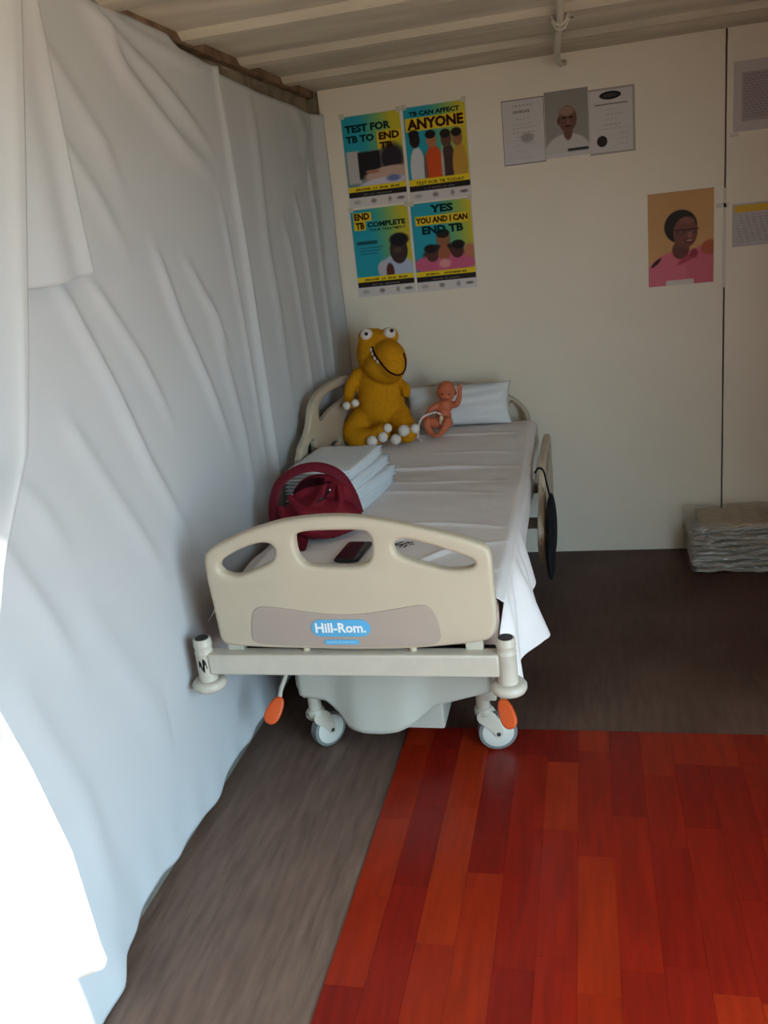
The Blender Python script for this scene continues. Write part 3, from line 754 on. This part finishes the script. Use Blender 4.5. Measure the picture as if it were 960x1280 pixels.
st_ = spline([(.145, -1.705, .722), (.112, -1.66, .76), (.100, -1.62, .83), (.118, -1.585, .895), (.175, -1.56, .935), (.255, -1.545, .945), (.330, -1.545, .915), (.375, -1.56, .850), (.405, -1.60, .785)], 40)
tube('strap', st_, .021, mat('maroon_strap', S(100, 16, 32), .7, .25, bump=(50, .2)), bag, 12, .35, (0, -1, .2))
bvb = bvh_of(bb_)
op_ = [a for a, b in on_surf(bvb, spline([(.185, -1.62, .872), (.225, -1.60, .897), (.275, -1.59, .903), (.315, -1.58, .893)], 20), EYE, .002)]
tube('opening', op_, [.004+.012*math.sin(math.pi*i/20) for i in range(21)], mat('maroon_lining', S(44, 8, 18), .9, .1), bag, 10, .35, (0, -1, .3))
zp = [a for a, b in on_surf(bvb, spline([(.275, -1.64, .845), (.30, -1.64, .86), (.325, -1.64, .885)], 12), EYE, .001)]
tube('zip', zp, .004, M_BLACK, bag, 8); ball('zip_pull', zp[-1], .006, mat('chrome', S(220, 220, 220), .2, .5, metal=1), bag)
tail = spline([(.20, -1.69, .745), (.225, -1.72, .738), (.230, -1.755, .727), (.232, -1.785, .722)], 14)
tube('strap_end', tail, .024, MATS['maroon_strap'], bag, 10, .3, (0, 0, 1))

# ------------------------------------------------------------------ phone
ph = thing('mobile_phone', 'black mobile phone lying on the sheet behind the footboard', 'phone', (.435, -1.82, .712))
R = Matrix.Rotation(-.05, 3, 'Z')
def rrect(w, h, r, n=5):
    o = []
    for sx, sy, a0 in ((1, 1, 0), (-1, 1, 90), (-1, -1, 180), (1, -1, 270)):
        for i in range(n+1): a = math.radians(a0+90*i/n); o.append((sx*(w/2-r)+r*math.cos(a), sy*(h/2-r)+r*math.sin(a)))
    return o
def rot2(pts, a, c): return [(c[0]+p[0]*math.cos(a)-p[1]*math.sin(a), c[1]+p[0]*math.sin(a)+p[1]*math.cos(a)) for p in pts]
pb = plate('phone_body', [rot2(rrect(.086, .170, .012), -.06, (.435, -1.82))], .010, .003, M_BLACK, ph, 'xy', .722, 0)
plate('screen', [rot2(rrect(.078, .160, .009), -.06, (.435, -1.82))], .001, .0003, mat('screen_glass', S(40, 40, 44), .12, .5), ph, 'xy', .7274, 0)

# ------------------------------------------------------------------ black bag by the rail
bk = thing('black_pouch', 'black padded pouch hanging outside the lowered bed rail', 'pouch', (1.055, -1.1, .42))
def bkb(bm):
    ell(bm, (1.050, -1.06, .525), (.021, .16, .13)); ell(bm, (1.047, -1.18, .45), (.019, .14, .10))
blob('pouch_body', bkb, .007, mat('black_cloth', S(24, 24, 28), .8, .2, bump=(60, .2)), bk, 5)
tube('pouch_strap', spline([(1.048, -1.02, .62), (1.036, -1.02, .69), (1.026, -1.02, .742), (1.006, -1.02, .754), (.992, -1.02, .735)], 12), .010, MATS['black_cloth'], bk, 8, .4, (1, 0, .2))

# ------------------------------------------------------------------ wrapped bundle on the floor
bu = thing('plastic_wrapped_bundle', 'clear-plastic wrapped bundle of folded sheets on the floor at the back wall', 'bundle', (1.99, -.2, 0))
M_B1 = mat('bundle_sheet', S(172, 164, 150), .35, .6, noise=(30, .35, (1, 1, 4)), bump=(40, .6, (1, 1, 3)))
M_B2 = mat('bundle_cover', S(176, 156, 128), .5, .4, noise=(8, .15), bump=(25, .4))
z = .002; r = random.Random(8)
for k in range(9):
    h = r.uniform(.022, .034) if k < 8 else .035
    x0 = 1.675+r.uniform(-.012, .018)+(.006*k if k > 5 else 0); y0 = -.335+r.uniform(-.012, .015)+(.01 if k > 6 else 0)
    def lay(U, V, x0=x0, y0=y0, h=h, z=z, k=k):
        # closed loop cross-section in (y,z) lofted along x
        th = V*2*math.pi; cyy = (y0-.035)/2; hw = (-.035-y0)/2
        c = np.cos(th); s = np.sin(th)
        Y = cyy+hw*np.sign(c)*np.abs(c)**.25; Zz = z+h/2+h/2*np.sign(s)*np.abs(s)**.5
        X = x0+U*(2.31-x0)
        taper = np.clip(np.minimum(U, 1-U)/.02, 0, 1)**.5
        Zz = z+h/2+(Zz-z-h/2)*taper; Y = cyy+(Y-cyy)*(.97+.03*taper)
        Zz = Zz+.005*np.sin(X*22+k*1.9)+.003*np.sin(X*53+k); Y = Y+.005*np.sin(X*31+k*2.3)
        return X, np.minimum(Y, -.012), np.maximum(Zz, .002)
    grid('folded_sheet', 60, 25, lay, M_B2 if k == 8 else M_B1, bu)
    z += h*.93
def wrapm():
    m = bpy.data.materials.new('clear_plastic'); m.use_nodes = True; nt = m.node_tree; N = nt.nodes; L = nt.links
    N.remove(N['Principled BSDF']); t = N.new('ShaderNodeBsdfTransparent'); g = N.new('ShaderNodeBsdfGlossy'); g.inputs['Roughness'].default_value = .12
    ms = N.new('ShaderNodeMixShader'); ms.inputs[0].default_value = .28; L.new(t.outputs[0], ms.inputs[1]); L.new(g.outputs[0], ms.inputs[2])
    L.new(ms.outputs[0], N['Material Output'].inputs['Surface'])
    n = N.new('ShaderNodeTexNoise'); n.inputs['Scale'].default_value = 16; n.inputs['Detail'].default_value = 4; n.inputs['Distortion'].default_value = 1.2
    ge = N.new('ShaderNodeNewGeometry'); mp = N.new('ShaderNodeMapping'); mp.inputs['Scale'].default_value = (.7, 1, 3); L.new(ge.outputs['Position'], mp.inputs[0]); L.new(mp.outputs[0], n.inputs['Vector'])
    bp = N.new('ShaderNodeBump'); bp.inputs['Strength'].default_value = 1; bp.inputs['Distance'].default_value = .03; L.new(n.outputs['Fac'], bp.inputs['Height']); L.new(bp.outputs[0], g.inputs['Normal'])
    return m
def wrap(U, V):
    th = V*2*math.pi; c = np.cos(th); s = np.sin(th); hw = .166; hh = z/2+.012
    X = 1.652+U*(2.325-1.652); taper = np.clip(np.minimum(U, 1-U)/.03, 0, 1)**.5
    rr_ = (.90+.10*taper)
    Y = -.188+hw*rr_*np.sign(c)*np.abs(c)**.3; Z_ = hh+.001+hh*rr_*np.sign(s)*np.abs(s)**.3
    n_ = pnoise(X*3, th*.6, 12, [(9, .004, 5), (22, .003, 5)])
    return X, np.minimum(Y+n_, -.006), np.maximum(Z_+n_, .001)
grid('plastic_wrap', 90, 90, wrap, wrapm(), bu)

# ------------------------------------------------------------------ ceiling cable
cb = thing('ceiling_cable', 'white cable clipped to the ceiling and bending down to the back wall', 'cable', (1.16, -.5, 2.36))
M_CABLE = mat('cable_white', S(206, 198, 180), .5, .3)
tube('cable', spline([(1.175, -2.2, 2.352), (1.170, -1.5, 2.352), (1.163, -1.0, 2.350), (1.150, -.70, 2.345), (1.135, -.35, 2.340), (1.140, -.10, 2.335), (1.160, -.020, 2.345)], 40), .013, M_CABLE, cb, 12)
star = []
for i in range(12):
    a = i*math.pi/6; rr_ = .085 if i % 2 == 0 else .045
    star.append((1.165+rr_*math.cos(a)*1.0, -.90+rr_*math.sin(a)*.9))
plate('ceiling_clip', [star], .012, .003, M_DARK, cb, 'xy', 2.374, 0)
for yy in (-.86, -.95): tube('cable_tie', [(1.130, yy, 2.37), (1.145, yy, 2.338), (1.160, yy, 2.333), (1.176, yy, 2.338), (1.192, yy, 2.37)], .005, M_CABLE, cb, 8)

# ------------------------------------------------------------------ printed sheets on the wall
M_PRINT = bpy.data.materials.new('print'); M_PRINT.use_nodes = True
_n = M_PRINT.node_tree.nodes; _a = _n.new('ShaderNodeAttribute'); _a.attribute_name = 'ink'
M_PRINT.node_tree.links.new(_a.outputs['Color'], _n['Principled BSDF'].inputs['Base Color'])
_n['Principled BSDF'].inputs['Roughness'].default_value = .55; _n['Principled BSDF'].inputs['Specular IOR Level'].default_value = .25
def printed(name, x0, x1, z0, z1, y, fn, nx, ny, parent):
    """paper sheet whose flat print is a colour attribute; fn(u,v) with v downwards -> sRGB 0..255"""
    U, V = np.meshgrid((np.arange(nx)+.5)/nx, (np.arange(ny)+.5)/ny)
    C = lin(np.clip(fn(U, V), 0, 255))
    gx = np.linspace(x0, x1, nx+1); gz = np.linspace(z1, z0, ny+1)
    A, B = np.meshgrid(gx, gz); vs_ = np.stack([A.ravel(), np.full(A.size, y), B.ravel()], 1)
    i = (np.arange(nx)[None, :]+(nx+1)*np.arange(ny)[:, None]).ravel()
    fs = np.stack([i, i+nx+1, i+nx+2, i+1], 1)
    me = bpy.data.meshes.new(name); me.from_pydata(vs_.tolist(), [], fs.tolist())
    at = me.color_attributes.new('ink', 'FLOAT_COLOR', 'CORNER')
    arr = np.ones((nx*ny, 4, 4)); arr[:, :, :3] = C.reshape(-1, 1, 3); at.data.foreach_set('color', arr.ravel())
    return link(name, me, M_PRINT, parent, smooth=False)
def canvas(U, c): return np.ones(U.shape+(3,))*np.asarray(c, float)
def put(img, mask, c):
    m = np.clip(mask, 0, 1)[..., None]; c = np.asarray(c, float); return img*(1-m)+c*m
def el(U, V, cx, cy, rx, ry, soft=.06, rot=0):
    a = (U-cx); b = (V-cy)*1.414
    ca, sa = math.cos(rot), math.sin(rot); p = (a*ca+b*sa)/rx; q = (-a*sa+b*ca)/(ry*1.414)
    return np.clip((1-np.sqrt(p*p+q*q))/soft+.5, 0, 1)
def rc(U, V, x0, x1, y0, y1, soft=.008):
    f = lambda t: np.clip(t/soft+.5, 0, 1)
    return f(U-x0)*f(x1-U)*f(V-y0)*f(y1-V)
YEL = (232, 196, 38); TEAL = (36, 158, 178)
def poster_base(U, V, mix):
    t = np.clip((U-mix+.12*(.5-V))/.55, 0, 1)[..., None]
    img = np.array(TEAL)*(1-t)+np.array((206, 190, 50))*t
    return img
def poster_foot(img, U, V):
    img = put(img, rc(U, V, 0, 1, .775, .835, .006), (236, 206, 30)); img = put(img, rc(U, V, 0, 1, .835, .895, .006), (34, 22, 22))
    img = put(img, rc(U, V, -.1, 1.1, .895, 1.1, .006), (214, 206, 204))
    for cx, w, h, c in ((.13, .06, .022, (170, 160, 160)), (.42, .045, .024, (120, 108, 104)), (.70, .03, .028, (140, 128, 126)), (.89, .065, .016, (96, 82, 86))):
        img = put(img, el(U, V, cx, .948, w, h, .8)*.8, c)
    return img
def p1(U, V):
    img = poster_base(U, V, .35)
    img = put(img, rc(U, V, .58, 1.0, .20, .31), YEL); img = put(img, rc(U, V, .58, .86, .31, .40), YEL)
    img = put(img, rc(U, V, 0, 1, .40, .78, .05)*.75, (150, 132, 128))
    img = put(img, el(U, V, .80, .50, .20, .16, .5), (44, 36, 44))
    img = put(img, rc(U, V, .03, .25, .38, .74, .02), (186, 180, 178)); img = put(img, rc(U, V, .22, .60, .40, .70, .02), (34, 28, 34))
    img = put(img, el(U, V, .70, .66, .40, .075, .25, -.1), (196, 164, 150)); img = put(img, el(U, V, .45, .625, .12, .02, .4, .05), (170, 120, 96))
    img = put(img, el(U, V, .62, .755, .42, .055, .3, -.08), (206, 198, 214)); img = put(img, el(U, V, .80, .72, .12, .035, .6), (110, 120, 170))
    return poster_foot(img, U, V)
def p2(U, V):
    img = poster_base(U, V, .40); img = put(img, rc(U, V, .02, .98, .115, .255), YEL)
    for cx, bw, shirt, skin, hy in ((.15, .125, (206, 206, 210), (40, 24, 22), .33), (.42, .155, (214, 78, 26), (176, 118, 82), .35), (.66, .12, (70, 50, 46), (96, 62, 46), .36), (.84, .12, (196, 150, 60), (150, 100, 66), .36)):
        img = put(img, el(U, V, cx+.02, .66, bw, .24, .12), shirt); img = put(img, el(U, V, cx, hy+.015, .085, .085, .2), skin); img = put(img, el(U, V, cx-.01, hy-.045, .085, .045, .3), (26, 18, 18))
    img = put(img, el(U, V, .30, .70, .03, .2, .5), (120, 90, 76)); img = put(img, el(U, V, .58, .64, .025, .18, .6), (190, 180, 170))
    img = put(img, rc(U, V, 0, 1, .765, .84), (236, 206, 30))
    return poster_foot(img, U, V)
def p3(U, V):
    img = poster_base(U, V, .38); img = put(img, rc(U, V, .04, .36, .035, .135), YEL); img = put(img, rc(U, V, .04, .25, .135, .235), YEL)
    img = put(img, el(U, V, .72, .74, .30, .19, .12), (176, 190, 214)); img = put(img, el(U, V, .50, .70, .12, .10, .3), (190, 186, 196))
    img = put(img, el(U, V, .60, .74, .07, .10, .3), (96, 46, 44)); img = put(img, el(U, V, .78, .50, .155, .155, .12), (62, 44, 42)); img = put(img, el(U, V, .80, .38, .165, .075, .3), (26, 22, 26))
    img = put(img, el(U, V, .76, .50, .07, .03, .8)*.5, (110, 84, 74)); img = put(img, rc(U, V, .06, .42, .36, .40), (26, 84, 96))
    for k in range(3): img = put(img, rc(U, V, .10, .52-.05*k, .435+.033*k, .447+.033*k, .01)*.6, (20, 80, 92))
    return poster_foot(img, U, V)
def p4(U, V):
    img = poster_base(U, V, .45); img = put(img, rc(U, V, .06, .94, .145, .25), YEL)
    img = put(img, el(U, V, .50, .62, .36, .15, .2), (40, 26, 30)); img = put(img, el(U, V, .50, .42, .12, .09, .2), (150, 96, 66)); img = put(img, el(U, V, .50, .36, .11, .05, .3), (40, 24, 22))
    img = put(img, el(U, V, .50, .70, .55, .12, .2), (206, 96, 132)); img = put(img, el(U, V, .30, .58, .11, .09, .2), (84, 50, 42)); img = put(img, el(U, V, .72, .56, .11, .09, .2), (76, 44, 38)); img = put(img, el(U, V, .50, .58, .10, .085, .2), (164, 96, 66))
    img = put(img, el(U, V, .28, .52, .11, .05, .3), (24, 16, 18)); img = put(img, el(U, V, .74, .50, .11, .05, .3), (24, 16, 18)); img = put(img, el(U, V, .50, .70, .10, .05, .5), (226, 150, 150)); img = put(img, el(U, V, .93, .58, .10, .08, .5), (196, 120, 90))
    return poster_foot(img, U, V)
M_BROWN = mat('dark_brown_ink', S(60, 30, 12), .8, .1); M_GREEN_INK = mat('dark_green_ink', S(14, 46, 44), .8, .1)
def poster(label, x0, x1, z0, z1, fn, words, foot):
    t = thing('wall_poster', label, 'poster', ((x0+x1)/2, -.004, z0), 'tuberculosis awareness posters on the back wall')
    box('paper', (x0, x1), (-.0022, -.0004), (z0, z1), M_PAPER, t, 0)
    printed('print', x0+.004, x1-.004, z0+.003, z1-.003, -.0026, fn, 110, 156, t)
    w = x1-x0; h = z1-z0
    for s, u0, u1, v0, v1, m in words+([(foot, .12, .90, .788, .822, M_BROWN)] if foot else []):
        text('lettering', s, m, t, x0+u0*w, z1-v1*h, (v1-v0)*h, (u1-u0)*w, -.0030, bold=.05 if v1-v0 > .045 else .02)
    if not foot: smudge_line('small_print', 20, mat('olive_ink', S(120, 92, 20), .8, .1), t, x0+.14*w, z1-.818*h, .026*h, .74*w, -.0030, int(x0*100))
    smudge_line('small_print', 26, M_GREY_INK, t, x0+.26*w, z1-.872*h, .014*h, .48*w, -.0030, int(x0*50)+3)
    for u in (.03, .97): box('tape', (x0+u*w-.012, x0+u*w+.012), (-.0036, -.0031), (z1-.012, z1+.012), mat('clear_tape', S(206, 196, 176), .3, .5), t, 0)
G = M_GREEN_INK; B = M_BROWN
poster('upper left teal and yellow poster reading TEST FOR TB TO END TB', .098, .394, 1.842, 2.258, p1,
       [('TEST FOR', .06, .82, .10, .185, G), ('TB TO', .06, .53, .215, .295, G), ('END', .61, .95, .215, .295, B), ('TB', .61, .83, .32, .395, B)], None)
poster('upper right teal and yellow poster reading TB CAN AFFECT ANYONE', .402, .704, 1.836, 2.260, p2,
       [('TB CAN AFFECT', .10, .90, .055, .105, G), ('ANYONE', .06, .95, .13, .245, B)], 'TEST FOR TB TODAY')
poster('lower left poster reading END TB COMPLETE YOUR TREATMENT with man in pale shirt', .093, .390, 1.412, 1.834, p3,
       [('END', .07, .33, .05, .125, B), ('TB', .08, .23, .15, .225, B), ('COMPLETE', .28, .93, .155, .215, G), ('YOUR TREATMENT', .30, .93, .230, .262, G)], None)
poster('lower right poster reading YES YOU AND I CAN END TB with group', .396, .699, 1.410, 1.830, p4,
       [('YES', .32, .70, .035, .125, G), ('YOU AND I CAN', .08, .92, .165, .235, B), ('END TB', .17, .84, .265, .355, G)], None)

def sheet_of(name, label, cat, x0, x1, z0, z1, fn, words=(), nx=90, ny=128, group=None, border=None):
    t = thing(name, label, cat, ((x0+x1)/2, -.004, z0), group)
    box('paper', (x0, x1), (-.0020, -.0004), (z0, z1), M_PAPER, t, 0)
    printed('print', x0+.001, x1-.001, z0+.001, z1-.001, -.0024, fn, nx, ny, t)
    w = x1-x0; h = z1-z0
    for s, u0, u1, v0, v1, m in words: text('lettering', s, m, t, x0+u0*w, z1-v1*h, (v1-v0)*h, (u1-u0)*w, -.0029, bold=.02)
    return t
def lines(img, U, V, rows, c=(150, 142, 142)):
    for x0, x1, y, h, a in rows:
        seg = .6+.4*np.sign(np.sin(U*70+y*90))
        img = put(img, rc(U, V, x0, x1, y-h/2, y+h/2, .008)*a*seg, c)
    return img
def cert1(U, V):
    img = canvas(U, (206, 200, 200)); img = put(img, 1-rc(U, V, .015, .985, .012, .988, .004), (96, 84, 80))
    img = put(img, rc(U, V, .06, .94, .05, .95)*.4, (196, 190, 192))
    img = lines(img, U, V, [(.25, .75, .10, .02, .9), (.28, .68, .30, .015, .6), (.25, .70, .38, .015, .5), (.22, .82, .44, .014, .6), (.22, .80, .51, .016, .7), (.2, .78, .57, .014, .5), (.2, .7, .63, .014, .5), (.2, .8, .70, .014, .4), (.3, .6, .80, .012, .5), (.34, .66, .90, .012, .5)])
    return put(img, el(U, V, .58, .60, .15, .075, .6)*.55, (120, 112, 108))
def cert3(U, V):
    img = canvas(U, (206, 200, 200)); img = put(img, 1-rc(U, V, .01, .95, .03, .97, .006)*1., (170, 160, 150))
    img = put(img, el(U, V, .47, .115, .235, .062, .1), (22, 18, 20)); img = put(img, el(U, V, .47, .115, .16, .03, .3)*.6, (90, 82, 84))
    img = put(img, rc(U, V, .12, .85, .238, .252, .006), (90, 80, 78))
    img = lines(img, U, V, [(.35, .62, .33, .014, .4), (.36, .70, .40, .02, .5), (.3, .66, .47, .014, .4), (.3, .70, .555, .018, .7), (.2, .85, .615, .012, .5), (.6, .85, .70, .014, .5), (.62, .85, .78, .014, .5), (.62, .85, .86, .014, .5)])
    return put(img, el(U, V, .27, .80, .115, .085, .12), (38, 30, 34))
def man(U, V):
    g = (1-V)[..., None]; img = np.array((150, 146, 142))*(1-.2*g)+np.array((120, 112, 104))*.2*g
    img = put(img, el(U, V, .50, .92, .52, .27, .1), (196, 192, 190)); img = put(img, el(U, V, .52, .63, .10, .12, .3), (110, 74, 62))
    img = put(img, el(U, V, .52, .43, .21, .20, .1), (112, 76, 64)); img = put(img, el(U, V, .50, .31, .18, .07, .5), (150, 118, 104)); img = put(img, el(U, V, .31, .45, .03, .06, .3), (92, 60, 52))
    for cx in (.44, .60): img = put(img, el(U, V, cx, .41, .045, .016, .5), (40, 26, 24))
    img = put(img, el(U, V, .53, .475, .03, .035, .6)*.6, (150, 106, 90)); img = put(img, el(U, V, .53, .54, .075, .015, .5), (70, 40, 38))
    img = put(img, rc(U, V, .50, .98, .88, .92, .02)*.9, (40, 34, 34)); return put(img, rc(U, V, -.1, 1.1, .945, 1.1, .006), (206, 200, 198))
def lady(U, V):
    img = canvas(U, (206, 158, 104)); img = img+((V-.5)*14)[..., None]
    img = put(img, el(U, V, .45, .92, .50, .29, .08), (214, 112, 132)); img = put(img, el(U, V, .92, .83, .34, .25, .1), (206, 104, 122)); img = put(img, el(U, V, .95, .62, .14, .08, .3), (176, 92, 66))
    img = put(img, el(U, V, .12, .74, .10, .02, .3, -.7), (60, 30, 26))
    img = put(img, el(U, V, .50, .62, .13, .10, .2), (104, 58, 50)); img = put(img, el(U, V, .50, .37, .25, .175, .08), (34, 26, 26)); img = put(img, el(U, V, .57, .44, .185, .165, .1), (122, 72, 62))
    img = put(img, el(U, V, .60, .31, .12, .04, .6)*.6, (146, 92, 80)); img = put(img, rc(U, V, .40, .78, .405, .415, .01), (40, 26, 24))
    for cx in (.50, .68): img = put(img, el(U, V, cx, .43, .07, .030, .5)*.6, (74, 44, 40)); img = put(img, el(U, V, cx, .432, .03, .012, .8)*.5, (150, 112, 100))
    img = put(img, el(U, V, .64, .47, .04, .04, .6), (150, 96, 84)); img = put(img, el(U, V, .63, .530, .07, .022, .6), (96, 44, 42)); img = put(img, el(U, V, .635, .527, .05, .009, .8)*.8, (206, 176, 164))
    img = put(img, el(U, V, .60, .72, .16, .03, .5, -.5), (176, 62, 88)); img = put(img, el(U, V, .70, .67, .06, .05, .5), (150, 52, 66))
    img = put(img, rc(U, V, .27, .70, .945, 1.1, .01), (212, 202, 194)); return img
def notice1(U, V):
    img = canvas(U, (196, 188, 188)); img = put(img, rc(U, V, .16, .95, .16, .86)*.6, (150, 138, 140))
    return lines(img, U, V, [(.2, .9, .2+.04*k, .014, .6) for k in range(16)], (110, 98, 102))
def notice2(U, V):
    img = canvas(U, (190, 184, 186)); img = put(img, rc(U, V, .03, .97, .04, .2), (214, 172, 60))
    return lines(img, U, V, [(.06, .94, .28+.06*k, .022, .55) for k in range(11)], (120, 112, 122))
sheet_of('framed_certificate', 'white certificate in thin border left of the grey portrait photo', 'certificate', .866, 1.060, 1.945, 2.226, cert1, [('CERTIFICATE', .26, .66, .175, .215, M_INK)])
sheet_of('portrait_photo', 'grey portrait photo of a man in a pale shirt between two certificates', 'photo', 1.061, 1.257, 1.953, 2.237, man)
sheet_of('framed_certificate', 'white certificate with black oval emblem and round dark seal', 'certificate', 1.258, 1.460, 1.943, 2.221, cert3)
sheet_of('portrait_photo', 'orange-backed photo of a smiling person in glasses and pink shirt', 'photo', 1.507, 1.798, 1.330, 1.748, lady, nx=120, ny=170)
sheet_of('notice_sheet', 'printed notice in a plastic sleeve high on the right wall panel', 'notice', 1.874, 2.085, 1.966, 2.250, notice1)
sheet_of('notice_sheet', 'landscape notice with yellow heading on the right wall panel', 'notice', 1.876, 2.172, 1.476, 1.664, notice2, nx=120, ny=80)
M_TAPE = mat('glossy_tape', S(206, 196, 180), .35, .5)
tp = lambda x, z, lab: tag(box('adhesive_tape', x, (-.0030, -.0004), z, M_TAPE, None, .0005), lab, 'tape', 'tape strips by the panel joint')
tp((1.805, 1.86), (1.655, 1.675), 'short clear tape strip beside the pink-shirt photo top corner')
tp((1.862, 1.895), (1.948, 1.962), 'small tape piece under the plastic sleeve notice')
tp((1.838, 1.850), (1.30, 1.74), 'long vertical glossy tape over the panel joint')
